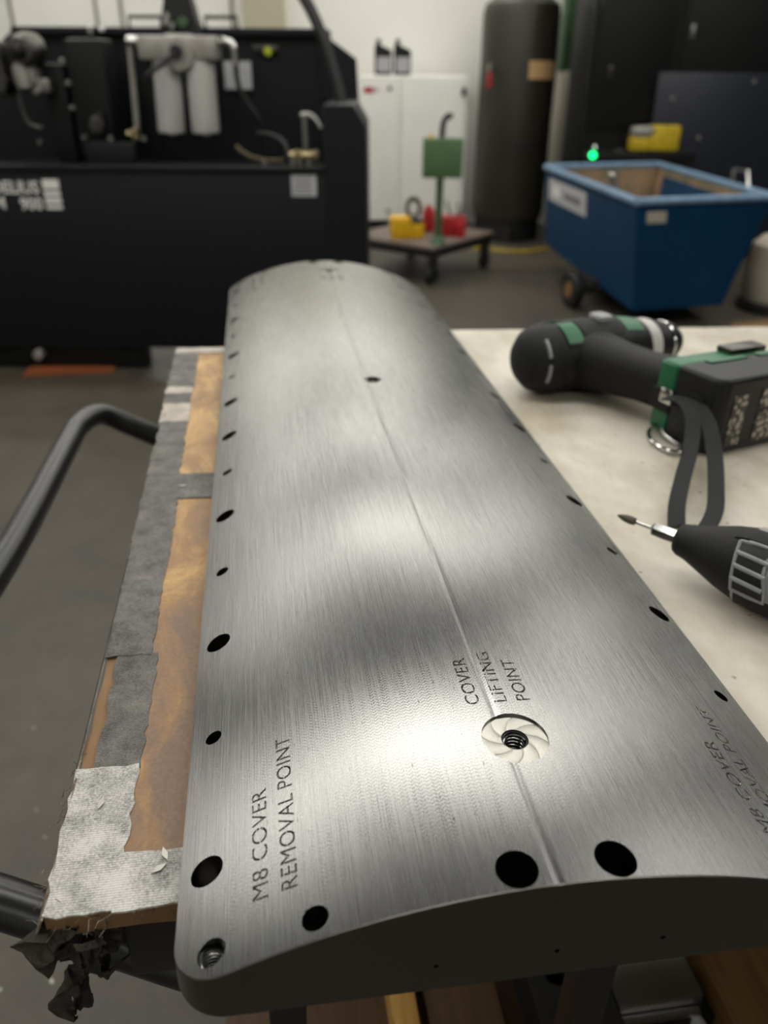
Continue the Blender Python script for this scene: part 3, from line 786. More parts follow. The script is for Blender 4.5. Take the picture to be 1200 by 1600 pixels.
# black hydraulic clamp on the lower shelf
hc = empty('hydraulic_clamp', M=PM @ Matrix.Translation((0.150, 0.200, SH)), label='black clamp block with bored holes and grey jaw, below the near plate end', cat='clamp')
def bored(name, size, bores, m, parent, M2, bev=0.0015):
    b = MB().box((0, 0, 0), size, bev=bev).build('b', m)
    c = MB()
    for x, y, r, d in bores: c.cyl((x, y, size[2]/2 - d), (x, y, size[2]/2 + 0.01), r, seg=28)
    co = c.build('c', None); md = b.modifiers.new('x', 'BOOLEAN'); md.object = co; md.solver = 'EXACT'
    bpy.context.view_layer.update()
    me = bpy.data.meshes.new_from_object(b.evaluated_get(bpy.context.evaluated_depsgraph_get()))
    for o in (b, co): bpy.data.objects.remove(o)
    me.set_sharp_from_angle(angle=math.radians(35)); me.name = name
    if not me.materials: me.materials.append(m)
    o = bpy.data.objects.new(name, me); COL.objects.link(o); o.parent = parent; o.matrix_local = M2
    return o
bored('clamp_body', (0.068, 0.150, 0.055), [(-0.008, 0.013, 0.0105, 0.03), (0.020, 0.017, 0.0105, 0.03), (0.007, 0.000, 0.0045, 0.02)], M['clamp_grey'], hc, Matrix.Translation((-0.013, 0, 0.0275)))
MB().box((0.060, -0.006, 0.030), (0.076, 0.036, 0.060), bev=0.002).build('jaw', M['steel'], hc)
MB().box((0.060, -0.028, 0.044), (0.070, 0.006, 0.006), bev=0.001).build('jaw_lip', M['steel'], hc)
MB().box((0.060, 0.020, 0.020), (0.110, 0.10, 0.034), bev=0.002).build('clamp_base', M['hydraulic'], hc)
MB().tube([(0.085, -0.018, 0.036), (0.095, -0.030, 0.032), (0.098, -0.050, 0.028), (0.110, -0.066, 0.020)], 0.006, seg=10, smooth=5).build('clamp_hose', M['tool_grey'], hc)

# ------------------------------------------------------------------ cordless drill lying on the bench
def on_bench(wx, wy, rot, dz=0.0):
    p = PM.inverted() @ Vector((wx, wy, 0.88))
    return PM @ Matrix.Translation((p.x, p.y, DZ + dz)) @ Matrix.Rotation(math.radians(rot) - AL, 4, 'Z')
dr = empty('cordless_drill', M=on_bench(0.311, 0.768, 26.7), label='black and green cordless drill lying on its side, battery towards the camera', cat='power drill')
XAX = Matrix.Rotation(PI/2, 4, 'Y')
HM = Matrix.Translation((0, 0.143, 0.040)) @ XAX
def hshell(x0, x1, a0, a1, r, thick=0.0012, n=10, r1=None):
    """curved panel on the head: angle 0 = up (+z), 90 = towards -y"""
    mb = MB(); r1 = r if r1 is None else r1
    rows = []
    for i in range(n+1):
        a = math.radians(a0 + (a1-a0)*i/n); d = Vector((0, -math.sin(a), math.cos(a))); c = Vector((0, 0.143, 0.040))
        rows.append([mb.bm.verts.new(c + Vector((x, 0, 0)) + d*q) for x, q in ((x0, r-thick), (x1, r1-thick), (x1, r1), (x0, r))])
    for A, B in zip(rows, rows[1:]):
        for k in range(4):
            j = (k+1) % 4; mb.bm.faces.new((A[k], A[j], B[j], B[k]))
    mb.bm.faces.new(rows[0]); mb.bm.faces.new(list(reversed(rows[-1])))
    return mb
MB().lathe([(0.0355, -0.074), (0.0385, -0.066), (0.0392, -0.03), (0.038, 0.01), (0.034, 0.035), (0.0315, 0.05)], 40, HM).build('housing', M['black_gloss'], dr)
MB().lathe([(0.010, -0.112), (0.024, -0.109), (0.034, -0.099), (0.0385, -0.083), (0.0385, -0.0745), (0.036, -0.0735)], 40, HM).build('rear_cap', M['black_rough'], dr)
for a0 in (36, 82):
    hshell(-0.0985, -0.0955, a0, a0+34, 0.0365, 0.003).build('vent_slot', M['tool_grey'], dr)
hshell(-0.073, -0.052, 8, 52, 0.0398).build('green_panel', M['green_tool'], dr)
hshell(-0.073, 0.036, -62, -8, 0.0398, n=12, r1=0.0352).build('green_panel', M['green_tool'], dr)
hshell(0.012, 0.040, -8, 40, 0.0385, r1=0.0345).build('green_panel', M['green_tool'], dr)
hshell(-0.050, 0.006, 2, 46, 0.0402).build('overmould', M['black_rough'], dr)
MB().box((-0.010, 0.140, 0.0795), (0.020, 0.022, 0.010), bev=0.004, seg=3).build('selector_button', M['tool_grey'], dr)
MB().lathe([(0.030, 0.050), (0.0315, 0.052), (0.0315, 0.064), (0.029, 0.068)], 36, HM).build('clutch_ring', M['filter_white'], dr)
MB().lathe([(0.026, 0.068), (0.027, 0.070), (0.027, 0.085), (0.024, 0.088), (0.024, 0.100), (0.015, 0.113), (0.010, 0.114)], 30, HM).build('chuck', M['black_gloss'], dr)
MB().torus(0.0245, 0.0022, HM @ Matrix.Translation((0, 0, 0.090)), 30, 8).build('chuck_ring', M['chrome'], dr)
# grip
def loft(mb, secs, seg=22, pw=2.6):
    """secs: (center, half_w, half_h, dir_w, dir_h)"""
    rings = []
    for c, hw, hh, dw, dh in secs:
        c, dw, dh = Vector(c), Vector(dw).normalized(), Vector(dh).normalized(); r = []
        for k in range(seg):
            t = 2*PI*k/seg; ct, st = math.cos(t), math.sin(t)
            r.append(mb.bm.verts.new(c + dw*hw*math.copysign(abs(ct)**(2/pw), ct) + dh*hh*math.copysign(abs(st)**(2/pw), st)))
        rings.append(r)
    for A, B in zip(rings, rings[1:]):
        for k in range(seg):
            j = (k+1) % seg; mb.bm.faces.new((A[k], A[j], B[j], B[k]))
    mb.bm.faces.new(list(reversed(rings[0]))); mb.bm.faces.new(rings[-1]); return mb
X, Zz = (1, 0.25, 0), (0, 0, 1)
loft(MB(), [((-0.036, 0.146, 0.040), 0.038, 0.034, X, Zz), ((-0.030, 0.116, 0.040), 0.034, 0.0315, X, Zz), ((-0.022, 0.084, 0.040), 0.029, 0.027, X, Zz),
            ((-0.014, 0.054, 0.040), 0.027, 0.0255, X, Zz), ((-0.004, 0.028, 0.040), 0.030, 0.027, X, Zz), ((0.004, 0.012, 0.039), 0.038, 0.032, X, Zz)]).build('grip', M['black_rough'], dr, angle=60)
MB().box((0.014, 0.098, 0.040), (0.014, 0.034, 0.018), bev=0.005, seg=3, rot=(0, 0, 0.25)).build('trigger', M['black_gloss'], dr)
# foot and battery
MB().box((0.025, 0.002, 0.0385), (0.128, 0.026, 0.073), bev=0.007, seg=3).build('foot', M['green_tool'], dr)
MB().box((-0.0395, 0.002, 0.036), (0.004, 0.027, 0.022), bev=0.001).build('foot_inset', M['black_rough'], dr)
MB().prism([(-0.041, -0.011), (0.089, -0.011), (0.089, -0.062), (0.082, -0.0665), (-0.031, -0.0665), (-0.041, -0.058)], 0.003, 0.0765).build('battery', M['black_gloss'], dr, bevel=0.004)
MB().box((-0.0415, -0.036, 0.050), (0.003, 0.030, 0.010), bev=0.001).build('battery_latch', M['black_rough'], dr)
MB().box((-0.0415, -0.032, 0.026), (0.002, 0.036, 0.024), bev=0.001).build('battery_recess', M['black'], dr)
MB().box((0.015, -0.018, 0.0772), (0.050, 0.008, 0.0016), bev=0.0005).build('battery_stripe', M['green_tool'], dr)
MB().box((0.072, -0.018, 0.0772), (0.030, 0.008, 0.0016), bev=0.0005).build('battery_stripe', M['green_tool'], dr)
MB().box((0.060, 0.004, 0.0775), (0.050, 0.020, 0.006), bev=0.002).build('belt_clip', M['steel_dark'], dr)
m, nt, b = new_mat('battery_sticker')
tc = nt.nodes.new('ShaderNodeTexCoord'); vo = nt.nodes.new('ShaderNodeTexVoronoi'); vo.inputs['Scale'].default_value = 170; nt.links.new(tc.outputs['Object'], vo.inputs['Vector'])
cr = nt.nodes.new('ShaderNodeValToRGB'); cr.color_ramp.elements[0].position = 0.36; cr.color_ramp.elements[0].color = srgb('#a8a196'); cr.color_ramp.elements[1].position = 0.5; cr.color_ramp.elements[1].color = srgb('#3a3733')
nt.links.new(vo.outputs['Distance'], cr.inputs[0]); nt.links.new(cr.outputs[0], b.inputs['Base Color']); b.inputs['Roughness'].default_value = 0.5
for x0, x1, z0, z1 in ((-0.020, -0.002, 0.010, 0.060), (0.016, 0.040, 0.010, 0.040), (0.016, 0.040, 0.044, 0.064)):
    MB().box(((x0+x1)/2, -0.0668, (z0+z1)/2), (x1-x0, 0.0008, z1-z0)).build('sticker', m, dr)
MB().box((-0.0425, -0.006, 0.043), (0.0030, 0.015, 0.015), bev=0.0008).build('strap_buckle', M['chrome'], dr)
# belt hook: bent flat wire under the foot
MB().tube([(-0.038, 0.004, 0.010), (-0.052, -0.002, 0.0045), (-0.064, -0.020, 0.0035), (-0.066, -0.042, 0.0035), (-0.058, -0.050, 0.0035), (-0.048, -0.040, 0.0035), (-0.043, -0.014, 0.0045), (-0.036, -0.002, 0.008)], 0.0022, seg=10, smooth=6).build('belt_hook', M['chrome'], dr)
# wrist strap: two runs of black webbing from the buckle down to the bench
DI = dr.matrix_world.inverted()
def strap(pts, wd):
    MB().ribbon([DI @ Vector(p) for p in pts], 0.0135, 0.0016, [(DI.to_3x3() @ Vector(v)) for v in (wd,)][0], smooth=8).build('wrist_strap', M['webbing'], dr)
strap([(0.2735, 0.737, 0.921), (0.283, 0.716, 0.926), (0.284, 0.690, 0.922), (0.274, 0.655, 0.908), (0.254, 0.610, 0.898), (0.237, 0.570, 0.893), (0.228, 0.540, 0.8885)], (1.0, -0.2, 0.25))
strap([(0.2755, 0.735, 0.922), (0.290, 0.712, 0.927), (0.295, 0.680, 0.920), (0.290, 0.640, 0.905), (0.277, 0.595, 0.896), (0.264, 0.560, 0.891), (0.246, 0.536, 0.8875), (0.228, 0.534, 0.8875)], (1.0, 0.3, 0.25))

# ------------------------------------------------------------------ rotary tool with a burr
rt = empty('rotary_tool', M=on_bench(0.208, 0.490, -41.7, 0.0014), label='grey and black rotary tool with vent slots and a pointed burr, nearest on the bench', cat='rotary tool')
AX = Matrix.Translation((0, 0, 0.0275)) @ XAX
MB().lathe([(0.0004, -0.0465), (0.0016, -0.0440), (0.0028, -0.0400), (0.0032, -0.0360), (0.0029, -0.0325), (0.0016, -0.0315)], 18, AX).build('burr', M['burr'], rt)
MB().lathe([(0.0014, -0.0315), (0.0014, -0.016)], 14, AX).build('shank', M['chrome'], rt)
MB().lathe([(0.0022, -0.0195), (0.0042, -0.0180), (0.0052, -0.0170), (0.0054, -0.008), (0.0050, 0.002)], 6, AX).build('collet_nut', M['chrome'], rt, angle=20)
MB().lathe([(0.0085, 0.000), (0.0100, 0.0008), (0.0118, 0.004), (0.0128, 0.010), (0.0172, 0.022), (0.0225, 0.036), (0.0262, 0.050), (0.0268, 0.060)], 40, AX).build('nose_cone', M['black_rough'], rt)
MB().lathe([(0.0255, 0.049), (0.0272, 0.051), (0.0276, 0.070), (0.0274, 0.120), (0.0255, 0.150), (0.020, 0.164), (0.010, 0.168)], 44, AX).build('housing', M['tool_grey'], rt)
def rr_at(x):
    P = [(0.010, 0.0128), (0.022, 0.0172), (0.036, 0.0225), (0.050, 0.0270), (0.070, 0.0277), (0.12, 0.0275)]
    for (a, p), (b2, q) in zip(P, P[1:]):
        if a <= x <= b2: return p + (q-p)*(x-a)/(b2-a)
    return 0.0275
def sp_(x, a, off=0.0):
    r = rr_at(x) + off; a = math.radians(a); return Vector((x, -r*math.sin(a), 0.0275 + r*math.cos(a)))
def spatch(x0, x1, a0, a1, off, thick=0.0008, skew=0.0, n=8, k=6):
    mb = MB(); g = []
    for i in range(n+1):
        a = a0 + (a1-a0)*i/n; row = []
        for j in range(k+1):
            x = x0 + (x1-x0)*j/k + skew*(i/n)
            row.append((mb.bm.verts.new(sp_(x, a, off)), mb.bm.verts.new(sp_(x, a, off-thick))))
        g.append(row)
    F = mb.bm.faces.new
    for i in range(n):
        for j in range(k):
            F((g[i][j][0], g[i][j+1][0], g[i+1][j+1][0], g[i+1][j][0])); F((g[i][j][1], g[i+1][j][1], g[i+1][j+1][1], g[i][j+1][1]))
    for i in range(n):
        F((g[i][0][0], g[i+1][0][0], g[i+1][0][1], g[i][0][1])); F((g[i][k][0], g[i][k][1], g[i+1][k][1], g[i+1][k][0]))
    for j in range(k):
        F((g[0][j][0], g[0][j][1], g[0][j+1][1], g[0][j+1][0])); F((g[n][j][0], g[n][j+1][0], g[n][j+1][1], g[n][j][1]))
    return mb
spatch(0.040, 0.062, 2, 26, 0.0010).build('nose_tongue', M['black_rough'], rt)
spatch(0.046, 0.066, 34, 104, 0.0006, skew=0.004).build('vent_opening', M['black'], rt)
vf = MB(); pts = [sp_(0.045, 32, 0.0008), sp_(0.056, 31, 0.0008), sp_(0.068, 31, 0.0008), sp_(0.0655, 50, 0.0008), sp_(0.0665, 68, 0.0008), sp_(0.0705, 88, 0.0008), sp_(0.0715, 106, 0.0008), sp_(0.062, 106, 0.0008), sp_(0.050, 104, 0.0008), sp_(0.0485, 85, 0.0008), sp_(0.0465, 55, 0.0008), sp_(0.045, 32, 0.0008)]
vf.tube(pts, 0.0013, seg=8); vf.build('vent_frame', M['tool_grey'], rt)
for a in (50, 68, 86):
    MB().tube([sp_(0.046 + (a-34)*0.00005 + 0.0205*t, a + 3*t, 0.0010) for t in (0, .25, .5, .75, 1)], 0.0016, seg=8).build('vent_rib', M['tool_grey'], rt)
spatch(0.060, 0.095, 140, 225, 0.0006).build('grip_pad', M['black_rough'], rt)
spatch(0.052, 0.095, 106, 140, 0.0005).build('grip_pad', M['black_rough'], rt)
MB().box((0.095, 0, 0.0555), (0.016, 0.009, 0.004), bev=0.0015).build('speed_switch', M['black_gloss'], rt)

# ------------------------------------------------------------------ hydraulic machine on the left
mc = empty('hydraulic_unit', (-0.9, 3.45, 0), 'dark blue machine with white lettering, twin white filters and open pump bay', 'machine')
def mp(name, mb, m, **k):
    return mb.build(name, m, mc, M=Matrix.Translation((0.9, -3.45, 0)), **k)
mp('base_panel', MB().box((-1.295, 3.475, 0.475), (2.10, 0.05, 0.73), bev=0.006), M['machine'])
mp('panel_rim', MB().box((-1.295, 3.47, 0.846), (2.10, 0.07, 0.018), bev=0.004), M['machine'])
mp('plinth', MB().box((-1.60, 3.53, 0.055), (1.05, 0.08, 0.10), bev=0.004).box((-0.5, 3.62, 0.055), (0.8, 0.08, 0.10)), M['machine_in'])
mp('side_upright', MB().prism([(-0.247, 0.11), (-0.075, 0.11), (-0.080, 1.00), (-0.128, 1.078), (-0.247, 1.078)], -0.55, 0.0, M=Matrix.Translation((0, 3.45, 0)) @ Matrix.Rotation(PI/2, 4, 'X')), M['machine'], bevel=0.006)
mp('side_shoulder', MB().prism([(-0.30, 1.07), (-0.128, 1.07), (-0.137, 1.237), (-0.30, 1.345)], -0.05, 0.0, M=Matrix.Translation((0, 4.08, 0)) @ Matrix.Rotation(PI/2, 4, 'X')), M['machine'], bevel=0.004)
mp('back_panel', MB().prism([(-2.3, 0.80), (-0.25, 0.80), (-0.25, 1.345), (-1.640, 1.345), (-1.80, 1.235), (-2.3, 1.235)], -0.03, 0.0, M=Matrix.Translation((0, 4.10, 0)) @ Matrix.Rotation(PI/2, 4, 'X')), M['machine'], bevel=0.003)
mp('top_rail', MB().box((-0.95, 4.085, 1.336), (1.38, 0.06, 0.03), bev=0.004), M['machine'])
mp('bay_floor', MB().box((-1.2, 3.80, 0.80), (1.90, 0.60, 0.03), bev=0.003), M['machine_in'])
mp('guard_rail', MB().tube([(-1.134, 4.11, 1.34), (-1.134, 4.11, 1.392), (-0.995, 4.11, 1.392), (-0.995, 4.11, 1.34)], 0.008, seg=8).tube([(-0.80, 4.11, 1.34), (-0.80, 4.11, 1.392), (-0.66, 4.11, 1.392), (-0.66, 4.11, 1.34)], 0.008, seg=8), M['machine'])
# twin filters
def filt(name, top, bot, r):
    p0, p1 = Vector(bot), Vector(top); L = (p1-p0).length
    q = (p1-p0).to_track_quat('Z', 'Y').to_matrix().to_4x4()
    b = mp(name, MB().lathe([(r*0.25, -0.01), (r*0.3, 0.0), (r*0.93, 0.002), (r, 0.012), (r, L*0.80), (r*1.04, L*0.805), (r*1.04, L*0.83), (r, L*0.835), (r*1.02, L)], 32, Matrix.Translation(p0) @ q), M['filter_white'])
    return b
filt('filter_cartridge', (-0.902, 3.75, 1.225), (-0.912, 3.75, 0.955), 0.056)
filt('filter_cartridge', (-0.768, 3.75, 1.225), (-0.767, 3.75, 0.955), 0.058)
mp('filter_head', MB().box((-0.920, 3.75, 1.268), (0.155, 0.13, 0.085), bev=0.012).box((-0.750, 3.75, 1.268), (0.130, 0.13, 0.085), bev=0.012).box((-0.838, 3.75, 1.262), (0.11, 0.11, 0.11), bev=0.015), M['cast'])
mp('filter_flange', MB().cyl((-0.836, 3.68, 1.245), (-0.836, 3.735, 1.245), 0.062, seg=30, bev=0.004), M['cast'])
mp('gauge_body', MB().cyl((-0.840, 3.65, 1.255), (-0.840, 3.68, 1.255), 0.024, seg=20, bev=0.003).tube([(-0.842, 3.66, 1.250), (-0.90, 3.63, 1.205), (-0.955, 3.62, 1.165), (-0.985, 3.66, 1.10)], 0.011, seg=10, smooth=4), M['black'])
mp('filter_bracket', MB().box((-0.985, 3.80, 1.08), (0.03, 0.03, 0.40), bev=0.004).box((-0.84, 3.83, 1.28), (0.34, 0.03, 0.05), bev=0.004), M['machine_in'])
mp('pipe', MB().tube([(-1.002, 3.75, 1.290), (-1.030, 3.75, 1.291), (-1.044, 3.75, 1.27), (-1.050, 3.75, 1.12), (-1.058, 3.75, 0.955)], 0.0115, seg=12), M['cast'])
mp('elbow', MB().cyl((-1.05, 3.74, 1.291), (-1.005, 3.74, 1.291), 0.02, seg=14, bev=0.003), M['chrome'])
mp('elbow', MB().cyl((-0.69, 3.74, 1.291), (-0.650, 3.74, 1.291), 0.02, seg=14, bev=0.003).tube([(-0.655, 3.74, 1.291), (-0.632, 3.74, 1.285), (-0.620, 3.74, 1.262), (-0.618, 3.74, 1.21)], 0.014, seg=12, smooth=4), M['chrome'])
mp('pipe_fitting', MB().cyl((-1.10, 3.745, 0.950), (-1.05, 3.745, 0.950), 0.014, seg=14).cyl((-1.062, 3.735, 0.930), (-1.062, 3.735, 0.972), 0.02, seg=12, bev=0.003), M['brass'])
mp('hose', MB().tube([(-0.618, 3.74, 1.215), (-0.612, 3.74, 1.13), (-0.575, 3.75, 1.06), (-0.545, 3.76, 1.01), (-0.540, 3.78, 0.93), (-0.545, 3.80, 0.85)], 0.011, seg=12, smooth=5), M['black'])
mp('hose', MB().tube([(-0.185, 3.70, 1.00), (-0.190, 3.72, 1.08), (-0.225, 3.74, 1.20), (-0.27, 3.76, 1.33), (-0.345, 3.80, 1.46), (-0.47, 3.85, 1.58)], 0.024, seg=14, smooth=6), M['black'])
mp('hose', MB().tube([(-0.62, 3.62, 0.915), (-0.57, 3.58, 0.885), (-0.50, 3.56, 0.868), (-0.42, 3.56, 0.868)], 0.008, seg=10, smooth=5), mat('brown_hose', '#4a3d20', 0.5))
mp('hose', MB().tube([(-0.40, 3.57, 0.88), (-0.42, 3.60, 0.93), (-0.47, 3.64, 0.955), (-0.54, 3.68, 0.96)], 0.009, seg=10, smooth=5), M['black'])
mp('manifold', MB().cyl((-0.395, 3.56, 0.885), (-0.275, 3.56, 0.888), 0.017, seg=14, bev=0.002).box((-0.36, 3.56, 0.886), (0.03, 0.04, 0.044), bev=0.004).box((-0.29, 3.56, 0.886), (0.024, 0.04, 0.044), bev=0.004), M['brass'])
mp('valve_stem', MB().cyl((-0.326, 3.57, 0.89), (-0.328, 3.57, 1.035), 0.013, seg=12).tube([(-0.345, 3.57, 1.035), (-0.315, 3.57, 1.038), (-0.285, 3.56, 1.022), (-0.262, 3.55, 0.99)], 0.008, seg=8, smooth=4), M['steel'])
for x in (-0.49, -0.375, -0.345, -0.31):
    mp('bolt', MB().cyl((x, 3.475, 0.856), (x, 3.475, 0.88), 0.011, seg=6, bev=0.001), M['steel'])
# pump bay on the left
mp('motor', MB().along((-1.455, 3.78, 1.255), (-1.455, 3.66, 1.255), [(0.060, 0), (0.066, 0.01), (0.066, 0.05), (0.060, 0.06), (0.060, 0.10), (0.045, 0.118), (0.03, 0.12)], 28), M['steel_dark'])
mp('motor_boss', MB().along((-1.463, 3.66, 1.252), (-1.463, 3.63, 1.252), [(0.022, 0), (0.022, 0.02), (0.014, 0.03)], 20).torus(0.026, 0.005, Matrix.Translation((-1.463, 3.655, 1.252)) @ Matrix.Rotation(PI/2, 4, 'X'), 20, 8), M['black_gloss'])
mp('pump_body', MB().box((-1.478, 3.74, 1.17), (0.085, 0.09, 0.07), bev=0.012).cyl((-1.48, 3.70, 1.21), (-1.48, 3.70, 1.12), 0.03, seg=18, bev=0.004), M['cast'])
mp('pump_valve', MB().box((-1.405, 3.72, 1.13), (0.055, 0.06, 0.05), bev=0.006).cyl((-1.43, 3.68, 1.112), (-1.43, 3.70, 1.112), 0.015, seg=14, bev=0.002), M['steel'])
mp('pump_pipe', MB().tube([(-1.505, 3.70, 1.15), (-1.507, 3.70, 1.05), (-1.49, 3.70, 0.99), (-1.44, 3.70, 0.975)], 0.008, seg=10, smooth=5), M['steel_dark'])
mp('pump_casing', MB().box((-1.58, 3.74, 1.19), (0.06, 0.12, 0.20), bev=0.02).cyl((-1.57, 3.66, 1.14), (-1.57, 3.72, 1.14), 0.03, seg=16), M['steel_dark'])
mp('tank_block', MB().box((-1.24, 3.86, 1.08), (0.16, 0.20, 0.44), bev=0.02).box((-1.38, 3.86, 1.02), (0.09, 0.2, 0.38), bev=0.015), M['machine_in'])
mp('coupling', MB().cyl((-1.22, 3.72, 0.985), (-1.22, 3.77, 0.985), 0.032, seg=20, bev=0.004).cyl((-1.20, 3.71, 1.02), (-1.20, 3.75, 1.02), 0.012, seg=12), M['steel_dark'])
mp('pump_bracket', MB().box((-1.15, 3.66, 0.87), (0.20, 0.06, 0.11), bev=0.006), M['machine'])
for x, z in ((-1.46, 0.92), (-1.31, 1.22), (-1.30, 1.14), (-1.30, 1.05), (-1.27, 0.94), (-1.16, 0.935), (-1.02, 0.935)):
    mp('bolt', MB().cyl((x, 3.69, z), (x, 3.715, z), 0.010, seg=6, bev=0.001), M['steel'])
mp('cable_clip', MB().box((-1.285, 4.04, 1.335), (0.022, 0.03, 0.04), bev=0.006), M['chrome'])
mp('cable_clip', MB().box((-1.235, 4.04, 1.338), (0.03, 0.03, 0.022), bev=0.006), M['chrome'])
# cable column rising from the machine top
mp('cable_column', MB().hexa([(-0.985, 4.00, 1.30), (-0.80, 4.00, 1.30), (-0.80, 4.10, 1.30), (-0.985, 4.10, 1.30)], [(-0.935, 4.00, 1.50), (-0.845, 4.00, 1.50), (-0.845, 4.10, 1.50), (-0.935, 4.10, 1.50)]).box((-0.89, 4.05, 1.60), (0.075, 0.08, 0.30), bev=0.01), M['black'])
mp('cable_gland', MB().cyl((-0.94, 3.97, 1.355), (-0.925, 3.97, 1.40), 0.018, seg=12).cyl((-0.915, 3.97, 1.34), (-0.905, 3.97, 1.365), 0.014, seg=12), M['chrome'])
mp('pilot_lens', MB().cyl((-0.875, 3.985, 1.365), (-0.875, 4.00, 1.365), 0.022, seg=14, bev=0.003), M['green_dark'])
for (x0, x1, z0, z1, y) in ((-0.725, -0.605, 1.115, 1.225, 4.065),):
    mp('rating_plate', MB().box(((x0+x1)/2, y, (z0+z1)/2), (x1-x0, 0.004, z1-z0)), M['label'])
mp('rating_plate', MB().box((-0.331, 3.449, 0.786), (0.100, 0.004, 0.080)), M['label'])
for i in range(5):
    mp('print_line', MB().box((-0.335, 3.4465, 0.812 - 0.013*i), (0.07, 0.001, 0.005)), M['label_text'])
mp('gauge', MB().cyl((-0.525, 4.05, 1.262), (-0.525, 4.07, 1.262), 0.017, seg=18, bev=0.002), M['gauge'])
mp('gauge_bracket', MB().box((-0.535, 4.065, 1.275), (0.11, 0.01, 0.022), bev=0.003), M['steel_dark'])
# lettering and the stacked bars
mloc = lambda x, z: Matrix.Translation((x + 0.9, -0.0005, z)) @ FRONT
lettering('lettering', 'DELIUS', 0.066, M['letter'], mc, mloc(-1.590, 0.750), bold=0.0012, width=0.188)
lettering('lettering', '900', 0.066, M['letter'], mc, mloc(-1.488, 0.688), bold=0.0012, width=0.090)
lettering('lettering', 'M', 0.066, M['letter'], mc, mloc(-1.598, 0.690), bold=0.0012, width=0.048)
zz = [(0.803, 0.767), (0.759, 0.740), (0.733, 0.712), (0.704, 0.690)]
for z1, z0 in zz:
    mp('logo_bar', MB().prism([(-1.384, z0), (-1.318, z0), (-1.318, z1), (-1.384, z1)], 0, 0.0015, M=Matrix.Translation((0, 3.45, 0)) @ Matrix.Rotation(PI/2, 4, 'X')), M['letter'])
mp('drain_plug', MB().cyl((-1.545, 3.44, 0.075), (-1.545, 3.49, 0.075), 0.022, seg=18, bev=0.004), M['cast'])
tag(MB().prism([(-1.60, 3.37), (-1.22, 3.44), (-1.22, 3.485), (-1.60, 3.485)], 0.0, 0.012).build('spill_mat', mat('orange_mat', '#8a4a22', 0.7, var=0.1)), 'flat orange mat edge on the floor under the dark machine', 'mat')

# ------------------------------------------------------------------ white cabinet with bottles
cb = empty('electrical_cabinet', (0.2, 7.12, 0), 'white two-door metal cabinet against the back wall with bottles on top', 'cabinet')
def cp(name, mb, m, **k): return mb.build(name, m, cb, M=Matrix.Translation((-0.2, -7.12, 0)), **k)
cp('body', MB().box((0.205, 7.14, 0.63), (0.84, 0.44, 1.05), bev=0.008), M['white_paint'])
cp('plinth', MB().box((0.205, 7.15, 0.053), (0.80, 0.40, 0.106)), M['black'])
cp('door', MB().box((-0.048, 6.91, 0.63), (0.306, 0.02, 1.03), bev=0.005), M['white_paint'])
cp('door', MB().box((0.363, 6.91, 0.63), (0.500, 0.02, 1.03), bev=0.005), M['white_paint'])
cp('door_lock', MB().cyl((0.021, 6.885, 1.068), (0.021, 6.90, 1.068), 0.017, seg=16, bev=0.003), M['steel_dark'])
cp('door_lock', MB().cyl((0.016, 6.885, 0.185), (0.016, 6.90, 0.185), 0.017, seg=16, bev=0.003), M['steel'])
cp('door_handle', MB().box((0.588, 6.885, 1.05), (0.030, 0.03, 0.06), bev=0.006), M['black'])
cp('name_plate', MB().box((-0.140, 6.898, 1.055), (0.075, 0.004, 0.04)), M['red'])
cp('name_plate', MB().box((-0.082, 6.898, 1.056), (0.03, 0.004, 0.03)), M['label'])
def bottle(x, label):
    b = empty('oil_bottle', (x, 6.98, 1.155), label, 'bottle', 'oil bottles on the cabinet')
    MB().prism([(-0.066, 0), (0.066, 0), (0.066, 0.165), (-0.030, 0.205), (-0.066, 0.205)], -0.035, 0.035, M=Matrix.Rotation(PI/2, 4, 'X')).build('bottle_body', M['black_gloss'], b, bevel=0.012)
    MB().cyl((-0.035, 0, 0.198), (-0.035, 0, 0.240), 0.018, seg=18, bev=0.003).build('bottle_cap', M['black'], b)
    MB().box((0.004, -0.0358, 0.072), (0.100, 0.002, 0.100), bev=0.0005).build('bottle_label', M['label'], b)
    MB().tube([(0.052, 0, 0.160), (0.058, -0.0, 0.12)], 0.006, seg=8).build('bottle_grip', M['black'], b)
bottle(-0.030, 'black oil bottle with pale label on the white cabinet, beside the machine')
bottle(0.115, 'black oil bottle with pale label on the white cabinet, nearer the dark tank')

# ------------------------------------------------------------------ dark tank
tk = empty('pressure_tank', (0.98, 6.85, 0), 'tall dark olive cylindrical tank beside the white cabinet', 'tank')
tb = MB().lathe([(0.10, 0.10), (0.20, 0.115), (0.268, 0.16), (0.282, 0.22), (0.282, 1.55), (0.268, 1.61), (0.20, 1.66), (0.08, 1.68)], 48).build('shell', M['tank'], tk)
MB().lathe([(0.24, 0.0), (0.255, 0.0), (0.255, 0.17), (0.24, 0.17)], 40, closed=True).build('skirt', M['black'], tk)
MB().cyl((-0.02, -0.30, 0.02), (-0.02, -0.30, 0.11), 0.03, seg=14).build('drain_pipe', M['steel_dark'], tk)
MB().tube([(-0.21, -0.24, 1.20), (-0.24, -0.29, 1.20), (-0.235, -0.29, 1.235)], 0.018, seg=10).build('valve', M['chrome'], tk)
MB().box((-0.245, -0.30, 1.13), (0.03, 0.02, 0.10), bev=0.006).build('valve_lever', M['red'], tk)
